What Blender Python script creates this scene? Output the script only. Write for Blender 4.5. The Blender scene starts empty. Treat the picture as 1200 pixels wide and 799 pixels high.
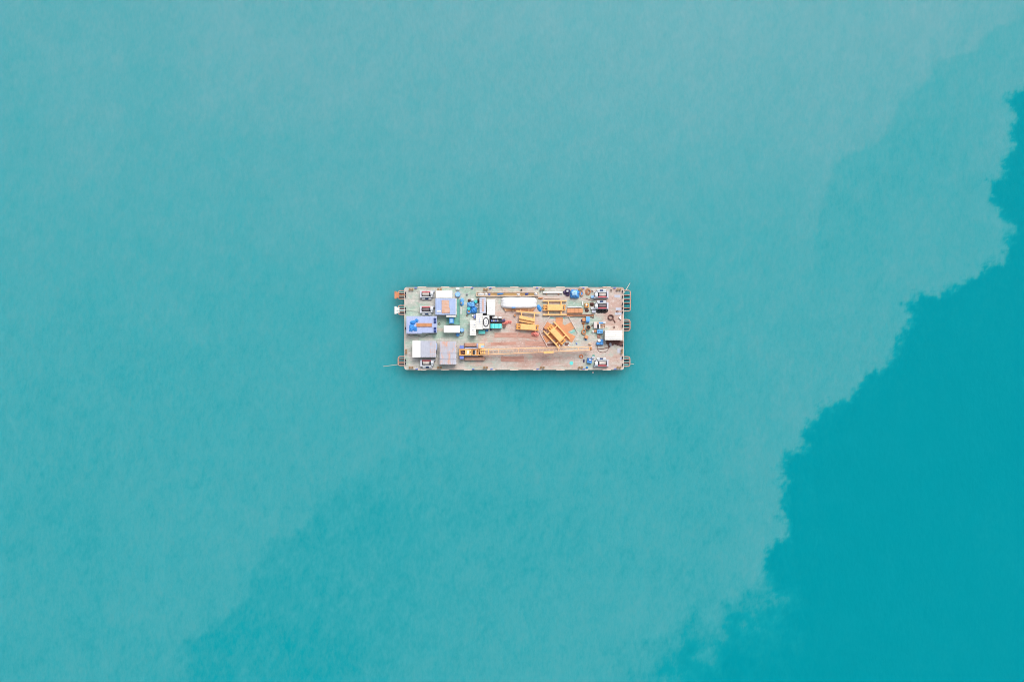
import bpy, math, random
import numpy as np
from math import sin, cos, pi, radians as R
random.seed(7)
rng = np.random.default_rng(11)
S = bpy.context.scene
COL = S.collection

# ------------------------------------------------------------------ scale
ZD = 2.4                      # deck height above the water
HC = ZD + 200.0               # drone height
PX = 0.25                     # metres per photo pixel at deck height


def W(px, py, z=ZD):
    k = PX * (HC - z) / 200.0
    return ((px - 600.0) * k, (399.5 - py) * k, z)


# ------------------------------------------------------------------ materials
def nd(nt, t, **kw):
    n = nt.nodes.new(t)
    for k, v in kw.items():
        setattr(n, k, v)
    return n


def mixc(nt, fac, a, b, mode='MIX'):
    m = nd(nt, 'ShaderNodeMix', data_type='RGBA', blend_type=mode)
    for sock, v in ((m.inputs[0], fac), (m.inputs[6], a), (m.inputs[7], b)):
        if hasattr(v, 'is_output'):
            nt.links.new(v, sock)
        elif isinstance(v, (tuple, list)):
            sock.default_value = (*v[:3], 1)
        else:
            sock.default_value = v
    return m.outputs[2]


def mapr(nt, v, a, b, c=0.0, d=1.0):
    m = nd(nt, 'ShaderNodeMapRange')
    nt.links.new(v, m.inputs[0])
    for i, x in enumerate((a, b, c, d)):
        m.inputs[1 + i].default_value = x
    return m.outputs[0]


def noise(nt, vec, scale, detail=4, rough=0.6, stretch=None, rot=0.0):
    if stretch or rot:
        mp = nd(nt, 'ShaderNodeMapping')
        mp.inputs['Scale'].default_value = stretch or (1, 1, 1)
        mp.inputs['Rotation'].default_value = (0, 0, rot)
        nt.links.new(vec, mp.inputs[0])
        vec = mp.outputs[0]
    n = nd(nt, 'ShaderNodeTexNoise')
    n.inputs['Scale'].default_value = scale
    n.inputs['Detail'].default_value = detail
    n.inputs['Roughness'].default_value = rough
    nt.links.new(vec, n.inputs['Vector'])
    return n.outputs['Fac']


RUST = (0.30, 0.115, 0.045)
MATS = {}


def mat(name, col, rough=0.6, var=0.14, rust=0.0, rcol=RUST, scale=0.9, metal=0.0,
        stretch=None, bump=0.0, dirt=0.25):
    if name in MATS:
        return MATS[name]
    m = bpy.data.materials.new(name)
    m.use_nodes = True
    nt = m.node_tree
    b = nt.nodes['Principled BSDF']
    g = nd(nt, 'ShaderNodeNewGeometry')
    p = g.outputs['Position']
    n1 = noise(nt, p, scale, 5, 0.65, stretch)
    n2 = noise(nt, p, scale * 4.3, 3, 0.6)
    lo = tuple(c * (1 - var) for c in col)
    hi = tuple(min(0.9, c * (1 + var * 0.6)) for c in col)
    c = mixc(nt, mapr(nt, n1, 0.32, 0.68), lo, hi)
    if dirt:
        dn = noise(nt, p, scale * 1.7, 6, 0.7)
        c = mixc(nt, mapr(nt, dn, 0.56, 0.8, 0, dirt), c, tuple(x * 0.45 + 0.05 for x in col))
    if rust > 0:
        rn = noise(nt, p, scale * 1.25, 6, 0.72, stretch)
        f = mapr(nt, rn, 0.66 - 0.3 * rust, 0.74 - 0.26 * rust, 0, 0.9)
        rc = mixc(nt, n2, tuple(x * 0.75 for x in rcol), tuple(x * 1.3 for x in rcol))
        c = mixc(nt, f, c, rc)
    nt.links.new(c, b.inputs['Base Color'])
    b.inputs['Roughness'].default_value = rough
    b.inputs['Metallic'].default_value = metal
    b.inputs['Specular IOR Level'].default_value = 0.3
    if bump:
        bn = nd(nt, 'ShaderNodeBump')
        bn.inputs['Strength'].default_value = bump
        bn.inputs['Distance'].default_value = 0.15
        nt.links.new(n2, bn.inputs['Height'])
        nt.links.new(bn.outputs[0], b.inputs['Normal'])
    MATS[name] = m
    return m


M_white = mat('white_paint', (0.80, 0.80, 0.78), 0.5, 0.05, 0.0, dirt=0.10)
M_whitew = mat('worn_white_paint', (0.74, 0.73, 0.70), 0.55, 0.08, 0.12, (0.36, 0.2, 0.11), dirt=0.2)
M_cream = mat('cream_paint', (0.78, 0.73, 0.62), 0.55, 0.06, 0.05, dirt=0.15)
M_sheet = mat('white_tarpaulin', (0.75, 0.76, 0.78), 0.7, 0.12, bump=0.5, dirt=0.2, scale=1.4)
M_lav = mat('lavender_grey_roof', (0.50, 0.53, 0.63), 0.55, 0.10, 0.08, (0.55, 0.33, 0.25), dirt=0.12)
M_grey = mat('grey_roof_sheet', (0.45, 0.47, 0.55), 0.55, 0.08, 0.05, (0.50, 0.30, 0.22), dirt=0.12)
M_greyr = mat('rusted_grey_roof_sheet', (0.47, 0.48, 0.55), 0.6, 0.08, 0.55, (0.62, 0.36, 0.27), scale=0.55, stretch=(1.6, 0.35, 1), dirt=0.1)
M_wall = mat('pale_wall_panel', (0.60, 0.62, 0.64), 0.6, 0.08, 0.1)
M_blueh = mat('pale_blue_roof', (0.37, 0.46, 0.68), 0.55, 0.10, 0.06, (0.55, 0.4, 0.35), dirt=0.15)
M_navy = mat('navy_glass', (0.03, 0.05, 0.16), 0.25, 0.1, dirt=0)
M_blue = mat('blue_paint', (0.07, 0.27, 0.62), 0.5, 0.18, 0.1, dirt=0.2)
M_tarpb = mat('blue_tarpaulin', (0.075, 0.32, 0.74), 0.6, 0.25, bump=0.6, scale=1.6, dirt=0.15)
M_tarpl = mat('light_blue_tarpaulin', (0.17, 0.44, 0.80), 0.6, 0.25, bump=0.6, scale=1.6, dirt=0.1)
M_teal = mat('teal_paint', (0.06, 0.50, 0.52), 0.5, 0.12, 0.0, dirt=0.1)
M_cyan = mat('cyan_paint', (0.14, 0.66, 0.64), 0.5, 0.10, 0.0, dirt=0.1)
M_green = mat('green_deck_paint', (0.13, 0.33, 0.27), 0.6, 0.22, 0.12, (0.35, 0.24, 0.18))
M_yel = mat('yellow_machine_paint', (0.72, 0.35, 0.10), 0.5, 0.16, 0.25, (0.50, 0.22, 0.07), dirt=0.35, scale=1.6)
M_yelp = mat('pale_yellow_steel', (0.86, 0.48, 0.19), 0.5, 0.14, 0.22, (0.66, 0.33, 0.11), dirt=0.2, scale=1.6)
M_boom = mat('tan_boom_steel', (0.82, 0.49, 0.27), 0.5, 0.10, 0.1, (0.5, 0.25, 0.1), dirt=0.1)
M_rust = mat('rusty_steel', (0.50, 0.235, 0.12), 0.75, 0.22, 0.3, (0.42, 0.19, 0.10), dirt=0.25)
M_rusto = mat('orange_rusty_plate', (0.60, 0.28, 0.14), 0.75, 0.14, 0.25, (0.50, 0.24, 0.13), dirt=0.2)
M_rustp = mat('pink_rusty_plate', (0.50, 0.29, 0.235), 0.8, 0.2, 0.4, (0.40, 0.20, 0.15), dirt=0.25, stretch=(0.35, 1.5, 1))
M_rustd = mat('dark_rusty_iron', (0.17, 0.085, 0.075), 0.8, 0.3, 0.2, (0.26, 0.12, 0.08))
M_track = mat('rusty_track_steel', (0.48, 0.28, 0.21), 0.75, 0.2, 0.3, (0.38, 0.19, 0.12))
M_dark = mat('dark_grease_steel', (0.035, 0.035, 0.05), 0.55, 0.3)
M_black = mat('black_rubber', (0.018, 0.018, 0.02), 0.7, 0.2, dirt=0)
M_steel = mat('grey_steel', (0.45, 0.46, 0.48), 0.45, 0.15, 0.15, metal=0.0)
M_wwhite = mat('winch_white_paint', (0.58, 0.61, 0.65), 0.45, 0.15, 0.2, (0.36, 0.24, 0.2), scale=1.6)
M_red = mat('red_paint', (0.62, 0.12, 0.14), 0.5, 0.2, 0.0)
M_drum = mat('wire_rope_drum', (0.50, 0.45, 0.42), 0.6, 0.25, 0.2, (0.35, 0.2, 0.15))
M_pink = mat('salmon_tarpaulin', (0.74, 0.27, 0.23), 0.7, 0.2, bump=0.6, scale=1.7, dirt=0.08)
M_rope = mat('pale_rope', (0.52, 0.48, 0.40), 0.8, 0.15)
M_gun = mat('worn_gunwale_paint', (0.60, 0.53, 0.46), 0.65, 0.12, 0.35, (0.50, 0.30, 0.22), stretch=(0.6, 0.6, 1))
M_hull = mat('hull_side_paint', (0.16, 0.14, 0.13), 0.6, 0.2, 0.3, (0.3, 0.16, 0.1))
M_wood = mat('timber', (0.55, 0.33, 0.19), 0.8, 0.25, stretch=(0.4, 3, 1))
M_ochre = mat('ochre_timber', (0.56, 0.37, 0.17), 0.8, 0.3, stretch=(0.5, 3, 1))
M_anch = mat('orange_anchor_paint', (0.58, 0.24, 0.12), 0.6, 0.2, 0.3)
M_rack = mat('pinkish_rusty_rack_steel', (0.50, 0.30, 0.23), 0.7, 0.2, 0.35, (0.50, 0.20, 0.10))
M_bit = mat('yellow_brown_bollard_paint', (0.30, 0.19, 0.10), 0.6, 0.3, 0.3)
M_purple = mat('dark_plum_netting', (0.13, 0.10, 0.20), 0.8, 0.5, bump=0.7, scale=2.2)
M_beige = mat('beige_sacking', (0.60, 0.46, 0.34), 0.8, 0.2, bump=0.5, scale=2)
M_lifer = mat('orange_lifebuoy', (0.62, 0.22, 0.09), 0.6, 0.15)
M_violet = mat('violet_blue_paint', (0.17, 0.23, 0.58), 0.5, 0.2)


# ------------------------------------------------------------------ mesh builder
class MB:
    def __init__(s):
        s.v = []
        s.f = []
        s.smooth = False
        s.flat = False

    def add(s, vs, fs):
        o = len(s.v)
        s.v += [tuple(map(float, v)) for v in vs]
        s.f += [tuple(i + o for i in f) for f in fs]
        return s

    # --- boxes, footprint in photo pixels, heights in metres
    def prism(s, pts, z0, z1, inset=0.0):
        n = len(pts)
        if n > 2:
            a = sum(pts[i][0] * pts[(i + 1) % n][1] - pts[(i + 1) % n][0] * pts[i][1] for i in range(n))
            if a < 0:
                pts = pts[::-1]
        cx = sum(p[0] for p in pts) / n
        cy = sum(p[1] for p in pts) / n
        top = [(cx + (x - cx) * (1 - inset), cy + (y - cy) * (1 - inset), z1) for x, y in pts]
        vs = [(x, y, z0) for x, y in pts] + top
        fs = [tuple(range(n - 1, -1, -1)), tuple(range(n, 2 * n))]
        fs += [(i, (i + 1) % n, n + (i + 1) % n, n + i) for i in range(n)]
        return s.add(vs, fs)

    def poly(s, pts, z0, z1, inset=0.0):                # pixel polygon
        return s.prism([W(x, y, z1)[:2] for x, y in pts], z0, z1, inset)

    def bx(s, x0, y0, x1, y1, z0, z1, inset=0.0):
        return s.poly([(x0, y0), (x1, y0), (x1, y1), (x0, y1)], z0, z1, inset)

    def rb(s, cx, cy, lx, ly, ang, z0, z1, inset=0.0):     # rotated, ang in image degrees clockwise
        a = R(ang)
        pts = []
        for u, v in ((-1, -1), (1, -1), (1, 1), (-1, 1)):
            du, dv = u * lx / 2, v * ly / 2
            pts.append((cx + du * cos(a) - dv * sin(a), cy + du * sin(a) + dv * cos(a)))
        return s.poly(pts, z0, z1, inset)

    def cyl(s, px, py, r, z0, z1, n=16, r2=None):       # vertical cylinder, r in metres
        x, y, _ = W(px, py, z1)
        r2 = r if r2 is None else r2
        vs = [(x + r * cos(2 * pi * i / n), y + r * sin(2 * pi * i / n), z0) for i in range(n)]
        vs += [(x + r2 * cos(2 * pi * i / n), y + r2 * sin(2 * pi * i / n), z1) for i in range(n)]
        fs = [tuple(range(n - 1, -1, -1)), tuple(range(n, 2 * n))]
        fs += [(i, (i + 1) % n, n + (i + 1) % n, n + i) for i in range(n)]
        return s.add(vs, fs)

    def tube(s, pts, r, n=6, world=False, r2=None):     # pts (px,py,z) polyline, r metres
        P = [np.array(p if world else W(*p), float) for p in pts]
        m = len(P)
        rings = []
        for i in range(m):
            d = P[min(i + 1, m - 1)] - P[max(i - 1, 0)]
            d /= (np.linalg.norm(d) + 1e-9)
            up = np.array((0, 0, 1.0)) if abs(d[2]) < 0.9 else np.array((1.0, 0, 0))
            a = np.cross(d, up)
            a /= np.linalg.norm(a)
            b = np.cross(a, d)
            rr = r if r2 is None else r + (r2 - r) * i / (m - 1)
            rings.append([P[i] + rr * (cos(2 * pi * (k + .5) / n) * a + sin(2 * pi * (k + .5) / n) * b) for k in range(n)])
        vs = [v for ring in rings for v in ring]
        fs = []
        for i in range(m - 1):
            for k in range(n):
                fs.append((i * n + k, i * n + (k + 1) % n, (i + 1) * n + (k + 1) % n, (i + 1) * n + k))
        fs.append(tuple(range(n - 1, -1, -1)))
        fs.append(tuple(range((m - 1) * n, m * n)))
        return s.add(vs, fs)

    def ring(s, px, py, z, rx, ry, r, n=24, m=6):       # torus, radii in metres
        x, y, _ = W(px, py, z)
        vs = []
        fs = []
        for i in range(n):
            a = 2 * pi * i / n
            c, q = cos(a), sin(a)
            for k in range(m):
                b = 2 * pi * k / m
                vs.append((x + (rx + r * cos(b)) * c, y + (ry + r * cos(b)) * q, z + r * sin(b)))
        for i in range(n):
            for k in range(m):
                fs.append((i * m + k, ((i + 1) % n) * m + k, ((i + 1) % n) * m + (k + 1) % m, i * m + (k + 1) % m))
        return s.add(vs, fs)

    def lump(s, x0, y0, x1, y1, z0, h, e=4.0, prof=3.0, wr=0.10, ang=0.0, nx=22, ny=16, seed=0):
        """a draped, wrinkled tarpaulin heap over a rounded footprint (pixels)"""
        r_ = np.random.default_rng(seed + 5)
        cx, cy, lx, ly = (x0 + x1) / 2, (y0 + y1) / 2, (x1 - x0) / 2, (y1 - y0) / 2
        a = R(ang)
        ph = r_.uniform(0, 6.28, 12)
        fr = r_.uniform(2, 8, 12)
        base = len(s.v)
        s.flat = True
        for j in range(ny + 1):
            for i in range(nx + 1):
                u, v = 2 * i / nx - 1, 2 * j / ny - 1
                rho = max(abs(u), abs(v))
                le = (abs(u) ** e + abs(v) ** e) ** (1 / e) + 1e-9
                k = rho / le
                uu, vv = u * k, v * k
                t = (abs(uu) ** e + abs(vv) ** e) ** (1 / e)
                ew = 0.15 if e > 5 and wr < 0.03 else 1.0
                edge = 1 + ew * 0.05 * sin(fr[0] * math.atan2(v, u) + ph[0]) + ew * 0.04 * sin(2 * fr[1] * math.atan2(v, u) + ph[1])
                hz = max(0.0, 1 - t ** prof)
                wz = sum(sin(fr[q] * u + fr[q + 3] * v * (1 if q % 2 else -1) + ph[q + 2]) for q in range(6)) / 6
                fold = 0.8 - 2.2 * abs(float(vnoise(np.array([u * 2.2 + v * .8 + ph[9]]), np.array([v * 2.2 - u * .6 + ph[10]]), 1.4, seed + 3)[0]))
                z = z0 + h * hz * (1 + wr * (0.9 * wz + 1.3 * fold)) if t < 0.999 else z0
                du, dv = uu * lx * edge, vv * ly * edge
                s.v.append(W(cx + du * cos(a) - dv * sin(a), cy + du * sin(a) + dv * cos(a), z))
        for j in range(ny):
            for i in range(nx):
                q = base + j * (nx + 1) + i
                s.f.append((q, q + nx + 1, q + nx + 2, q + 1))
        return s

    def build(s, name, m, parent=None, smooth=False):
        me = bpy.data.meshes.new(name)
        o = bpy.data.objects.new(name, me)
        off = np.zeros(3)
        if parent is not None:
            q = parent
            while q is not None:
                off += np.array(q.location)
                q = q.parent
        elif s.v:
            a = np.array(s.v)
            lo, hi = a.min(0), a.max(0)
            off = np.array(((lo[0] + hi[0]) / 2, (lo[1] + hi[1]) / 2, lo[2]))
            o.location = off
        me.from_pydata([tuple(np.array(v) - off) for v in s.v], [], s.f)
        me.materials.append(m)
        if (smooth or s.smooth) and not s.flat:
            me.polygons.foreach_set('use_smooth', [True] * len(me.polygons))
        me.update()
        COL.objects.link(o)
        if parent is not None:
            o.parent = parent
        return o


def tag(o, label=None, cat=None, group=None, kind=None):
    if label:
        o['label'] = label
    if cat:
        o['category'] = cat
    if group:
        o['group'] = group
    if kind:
        o['kind'] = kind
    return o


def thing(name, label, cat, px, py, z=ZD, group=None):
    e = bpy.data.objects.new(name, None)
    e.empty_display_size = 0.3
    e.location = W(px, py, z)
    COL.objects.link(e)
    return tag(e, label, cat, group)


def copy_tree(o, parent=None):
    c = o.copy()
    COL.objects.link(c)
    if parent is not None:
        c.parent = parent
    for ch in list(o.children):
        copy_tree(ch, c)
    return c


def clone(o, px, py, label, rot=0.0, z=None):
    c = copy_tree(o)
    c.location = W(px, py, o.location.z if z is None else z)
    c.rotation_euler = (0, 0, R(rot))
    c['label'] = label
    return c


def solo(mb, name, m, label, cat, group=None, smooth=False):
    return tag(mb.build(name, m, None, smooth), label, cat, group)


D = ZD + 0.004                # things rest here on the deck


# ------------------------------------------------------------------ numpy noise for fields
def vnoise(x, y, scale, seed):
    g = np.random.default_rng(seed).random((256, 256))
    u, v = x * scale, y * scale
    i, j = np.floor(u).astype(int), np.floor(v).astype(int)
    fu, fv = u - i, v - j
    fu = fu * fu * fu * (fu * (fu * 6 - 15) + 10)
    fv = fv * fv * fv * (fv * (fv * 6 - 15) + 10)
    i0, i1, j0, j1 = i % 256, (i + 1) % 256, j % 256, (j + 1) % 256
    return ((g[i0, j0] * (1 - fu) + g[i1, j0] * fu) * (1 - fv) + (g[i0, j1] * (1 - fu) + g[i1, j1] * fu) * fv) * 2 - 1


def fbm(x, y, scale, seed, oct=5, gain=0.55):
    t = 0
    a = 1.0
    n = 0
    c, q = cos(0.6), sin(0.6)
    for o in range(oct):
        t = t + a * vnoise(x, y, scale, seed + o)
        n += a
        a *= gain
        scale *= 2.03
        x, y = x * c - y * q + 17.3, x * q + y * c - 9.1
    return t / n


def sdist(x, y, pts):
    """unsigned distance to an open polyline"""
    d = np.full(x.shape, 1e9)
    for (ax, ay), (bx, by) in zip(pts[:-1], pts[1:]):
        dx, dy = bx - ax, by - ay
        t = np.clip(((x - ax) * dx + (y - ay) * dy) / (dx * dx + dy * dy), 0, 1)
        d = np.minimum(d, np.hypot(x - ax - t * dx, y - ay - t * dy))
    return d


def inside(x, y, pts):
    r = np.zeros(x.shape, bool)
    n = len(pts)
    for i in range(n):
        (ax, ay), (bx, by) = pts[i], pts[(i + 1) % n]
        if ay == by:
            continue
        c = (ay > y) != (by > y)
        r ^= c & (x < (bx - ax) * (y - ay) / (by - ay) + ax)
    return r


def sstep(a, b, x):
    t = np.clip((x - a) / (b - a), 0, 1)
    return t * t * (3 - 2 * t)


# ------------------------------------------------------------------ water
def graded(half, step):
    c = list(np.arange(-half, half + step / 2, step))
    g = []
    x, s_ = half, step
    while x < 15000:
        s_ *= 1.35
        x += s_
        g.append(x)
    return np.array([-v for v in g[::-1]] + c + g)


gx, gy = graded(175, 0.55), graded(125, 0.55)
GX, GY = np.meshgrid(gx, gy)
K0 = PX * HC / 200.0
px = GX / K0 + 600
py = 399.5 - GY / K0
far = np.clip((np.hypot(np.maximum(np.abs(GX) - 165, 0), np.maximum(np.abs(GY) - 115, 0))) / 60, 0, 1)
wx = px + 9 * fbm(px, py, 1 / 38, 40, 5) + 8 * fbm(px, py, 1 / 17, 60, 4, 0.5)
wy = py + 9 * fbm(px, py, 1 / 38, 50, 5) + 8 * fbm(px, py, 1 / 17, 70, 4, 0.5)
EDGE1 = [(1330, 40), (1225, 85), (1185, 108), (1181, 150), (1185, 195), (1165, 215), (1161, 240), (1185, 272), (1175, 300), (1135, 320),
         (1108, 340), (1080, 345), (1065, 360), (1062, 392), (1048, 402), (1043, 420), (1018, 440), (988, 473), (960, 477),
         (955, 492), (945, 505), (943, 520), (926, 527), (917, 547), (922, 562), (921, 580), (914, 597), (926, 632), (903, 640),
         (898, 660), (900, 690), (866, 714), (838, 735), (805, 762), (772, 800), (730, 860), (700, 1000)]
dark = EDGE1 + [(5000, 5000), (5000, -2000)]
d1 = sdist(wx, wy, EDGE1) * np.where(inside(wx, wy, dark), -1, 1)
soft = 8.0 + 85 * sstep(650, 790, py)
soft_n = 75 * sstep(650, 750, py) * fbm(px, py, 1 / 26, 90, 6, 0.65) + 7 * fbm(px, py, 1 / 5, 95, 3)
plume = sstep(-1, 1, (d1 + soft_n) / soft)
EDGE2 = [(1300, -70), (1190, 12), (1152, 44), (1132, 62), (1095, 70), (1088, 92), (1065, 96), (1045, 117), (1037, 155), (1000, 172),
         (972, 188), (962, 225), (955, 255), (940, 320)]
in2 = inside(wx, wy, EDGE2 + [(940, 900), (3000, 900), (3000, -70)])
d2 = sdist(wx, wy, EDGE2)
b2 = np.where(in2, 1.0, 0.0) * sstep(0, 11, d2) * np.exp(-d2 / 260) * (1 - sstep(220, 400, py))
EDGE3 = [(205, 900), (209, 799), (214, 743), (276, 711), (287, 675), (310, 638), (347, 612), (370, 583), (397, 560), (430, 542),
         (471, 508), (489, 468)]
in3 = inside(wx, wy, EDGE3 + [(1500, 468), (1500, 900)])
d3 = sdist(wx, wy, EDGE3)
b3 = np.where(in3, 1.0, 0.0) * sstep(-2, 14, d3 + 8 * fbm(px, py, 1 / 11, 99, 4)) * np.exp(-d3 / 190) * sstep(460, 600, py)
b4 = np.exp(-(((px - 365) / 105) ** 2 + ((py - 785) / 62) ** 2) ** 1.0) * np.where(in3, 1, 0) * sstep(0, 10, d3)
mott = fbm(px, py, 1 / 90, 120, 5, 0.6)
mot2 = fbm(px * 0.8 + py * 0.5, py * 0.45 - px * 0.3, 1 / 9, 160, 4, 0.6)
top = 0.88 * sstep(480, -40, py) * (1 - 0.35 * sstep(420, -20, px))  # sky glint painted into the water colour, paler towards the north
sed_glint = 0.40 + 0.34 * top - 0.165 * b2 - 0.13 * b3 - 0.10 * b4 + 0.08 * mott + 0.05 * mot2
sed_glint = sed_glint - 0.06 * sstep(300, 800, py) * sstep(500, 0, px)
sed_glint = (sed_glint + 0.06 * np.exp(-np.abs(d1) / 22) * sstep(720, 640, py)) * plume * (0.97 + 0.03 * mot2)
sed_glint = np.clip(sed_glint + (1 - plume) * (0.02 + 0.02 * mott), 0, 1)
sed_glint = sed_glint * (1 - far) + 0.3 * far
nxg, nyg = len(gx), len(gy)
me = bpy.data.meshes.new('water')
co = np.stack([GX.ravel(), GY.ravel(), np.zeros(GX.size)], 1)
idx = np.arange(nxg * nyg).reshape(nyg, nxg)
quads = np.stack([idx[:-1, :-1], idx[:-1, 1:], idx[1:, 1:], idx[1:, :-1]], -1).reshape(-1, 4)
me.vertices.add(len(co))
me.vertices.foreach_set('co', co.ravel())
me.loops.add(quads.size)
me.loops.foreach_set('vertex_index', quads.ravel().astype(np.int32))
me.polygons.add(len(quads))
me.polygons.foreach_set('loop_start', np.arange(0, quads.size, 4, dtype=np.int32))
me.polygons.foreach_set('loop_total', np.full(len(quads), 4, np.int32))
at = me.attributes.new('sediment_and_glint', 'FLOAT', 'POINT')
at.data.foreach_set('value', sed_glint.ravel().astype(np.float32))
me.update(calc_edges=True)
water = bpy.data.objects.new('water', me)
COL.objects.link(water)
tag(water, kind='structure')

m = bpy.data.materials.new('silty_sea_water')
m.use_nodes = True
nt = m.node_tree
b = nt.nodes['Principled BSDF']
g = nd(nt, 'ShaderNodeNewGeometry')
a_ = nd(nt, 'ShaderNodeAttribute', attribute_name='sediment_and_glint')
n1 = noise(nt, g.outputs['Position'], 0.22, 6, 0.7, (1, 0.55, 1), 0.5)
n2 = noise(nt, g.outputs['Position'], 1.0, 3, 0.75, (1, 0.42, 1), -0.55)  # fine streaked grain paints ripple shading into the base colour
nm = nd(nt, 'ShaderNodeMath', operation='ADD')
nt.links.new(mapr(nt, n1, 0.3, 0.7, -0.055, 0.055), nm.inputs[0])
nt.links.new(mapr(nt, n2, 0.3, 0.7, -0.07, 0.07), nm.inputs[1])
nmul = nd(nt, 'ShaderNodeMath', operation='MULTIPLY')
nt.links.new(nm.outputs[0], nmul.inputs[0])
nt.links.new(mapr(nt, a_.outputs['Fac'], 0.0, 0.35, 0.45, 1.0), nmul.inputs[1])
na = nd(nt, 'ShaderNodeMath', operation='ADD')
nt.links.new(a_.outputs['Fac'], na.inputs[0])
nt.links.new(nmul.outputs[0], na.inputs[1])
cr = nd(nt, 'ShaderNodeValToRGB')
cr.color_ramp.interpolation = 'LINEAR'
WCOL = [(0.0, (0.0, 0.214, 0.262)), (0.15, (0.004, 0.242, 0.284)), (0.40, (0.043, 0.276, 0.310)), (0.62, (0.084, 0.289, 0.324)), (0.90, (0.140, 0.303, 0.340))]
e = cr.color_ramp.elements
e[0].position, e[0].color = WCOL[0][0], (*WCOL[0][1], 1)
e[1].position, e[1].color = WCOL[-1][0], (*WCOL[-1][1], 1)
for p_, c_ in WCOL[1:-1]:
    q = e.new(p_)
    q.color = (*c_, 1)
nt.links.new(na.outputs[0], cr.inputs[0])
nt.links.new(cr.outputs[0], b.inputs['Base Color'])
b.inputs['Roughness'].default_value = 0.32
b.inputs['IOR'].default_value = 1.33
b.inputs['Specular IOR Level'].default_value = 0.055
b.subsurface_method = 'BURLEY'
b.inputs['Subsurface Weight'].default_value = 1.0
b.inputs['Subsurface Radius'].default_value = (4.0, 1.15, 1.0)
b.inputs['Subsurface Scale'].default_value = 13.0
bn = nd(nt, 'ShaderNodeBump')
bn.inputs['Strength'].default_value = 0.35
bn.inputs['Distance'].default_value = 0.25
wv = noise(nt, g.outputs['Position'], 0.7, 5, 0.6, (1, 0.5, 1), 0.6)
nt.links.new(wv, bn.inputs['Height'])
nt.links.new(bn.outputs[0], b.inputs['Normal'])
me.materials.append(m)

# ------------------------------------------------------------------ barge
BX0, BX1, BY0, BY1 = 474.0, 731.0, 336.6, 433.2
barge = thing('barge', 'long flat work barge with worn green and rust deck floating on turquoise sea', 'barge', 602.5, 385, 0.0)


def rrect(x0, y0, x1, y1, r, n=5):
    pts = []
    for cx, cy, a0 in ((x1 - r, y1 - r, 0), (x0 + r, y1 - r, 90), (x0 + r, y0 + r, 180), (x1 - r, y0 + r, 270)):
        for i in range(n + 1):
            a = R(a0 + 90 * i / n)
            pts.append((cx + r * cos(a), cy + r * sin(a)))
    return pts


hull = MB()
hp = [W(x, y, ZD)[:2] for x, y in rrect(BX0, BY0, BX1, BY1, 2.6)]
hull.prism(hp, -1.6, ZD - 0.02)
hull.build('hull', M_hull, barge)
# deck plate with its own wear
dx = np.linspace(BX0 + 0.2, BX1 - 0.2, 330)
dy = np.linspace(BY0 + 0.2, BY1 - 0.2, 130)
DXp, DYp = np.meshgrid(dx, dy)
rust = 0.30 + 0.6 * fbm(DXp * 0.35, DYp, 1 / 9, 210, 5, 0.62)
mid = np.exp(-(((DXp - 608) / 62) ** 2 + ((DYp - 405) / 21) ** 2) ** 1.4)
rgt = np.exp(-(((DXp - 722) / 17) ** 2 + ((DYp - 372) / 45) ** 2) ** 1.2)
rust = rust + 0.50 * mid + 0.42 * rgt - 0.35 * np.exp(-((DXp - 546) / 20) ** 2) * sstep(410, 395, DYp)
rust = rust - 0.15 * sstep(520, 476, DXp) + 0.25 * np.exp(-((DYp - 427) / 4) ** 2) * np.exp(-((DXp - 620) / 60) ** 2)
rust += 0.3 * np.exp(-(((DXp - 600) / 50) ** 2 + ((DYp - 370) / 12) ** 2))
green = 0.47 + 0.95 * fbm(DXp * 0.6, DYp, 1 / 14, 260, 5, 0.6)
green += 0.5 * np.exp(-((DXp - 544) / 15) ** 2) * sstep(412, 398, DYp) + 0.45 * np.exp(-(((DXp - 525) / 22) ** 2 + ((DYp - 376) / 14) ** 2))
green += 0.35 * np.exp(-(((DXp - 690) / 30) ** 2 + ((DYp - 420) / 12) ** 2)) - 0.5 * mid - 0.25 * rgt + 0.3 * np.exp(-(((DXp - 545) / 12) ** 2 + ((DYp - 420) / 8) ** 2))
green += 0.3 * np.exp(-(((DXp - 690) / 25) ** 2 + ((DYp - 365) / 16) ** 2))
rust += 0.17 * sstep(545, 600, DXp)
green -= 0.16 * sstep(555, 620, DXp)
dm = bpy.data.meshes.new('deck')
do = bpy.data.objects.new('deck', dm)
lo = np.array(barge.location)
kz = PX
vs = np.stack([(DXp - 600).ravel() * kz - lo[0], (399.5 - DYp).ravel() * kz - lo[1], np.full(DXp.size, ZD) - lo[2]], 1)
ii = np.arange(DXp.size).reshape(DXp.shape)
fq = np.stack([ii[1:, :-1], ii[1:, 1:], ii[:-1, 1:], ii[:-1, :-1]], -1).reshape(-1, 4)
# cut the corners round like the hull
cxp, cyp = DXp.ravel(), DYp.ravel()
ex = np.maximum(np.abs(cxp - (BX0 + BX1) / 2) - (BX1 - BX0) / 2 + 2.6, 0)
ey = np.maximum(np.abs(cyp - (BY0 + BY1) / 2) - (BY1 - BY0) / 2 + 2.6, 0)
ok = np.hypot(ex, ey) < 2.6
fq = fq[ok[fq].all(1)]
dm.from_pydata(vs.tolist(), [], fq.tolist())
for nme, val in (('rust', rust), ('green', green)):
    q = dm.attributes.new(nme, 'FLOAT', 'POINT')
    q.data.foreach_set('value', np.clip(val, 0, 1).ravel().astype(np.float32))
COL.objects.link(do)
do.parent = barge
m = bpy.data.materials.new('worn_deck_paint')
m.use_nodes = True
nt = m.node_tree
b = nt.nodes['Principled BSDF']
g = nd(nt, 'ShaderNodeNewGeometry')
P_ = g.outputs['Position']
ar = nd(nt, 'ShaderNodeAttribute', attribute_name='rust')
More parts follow.
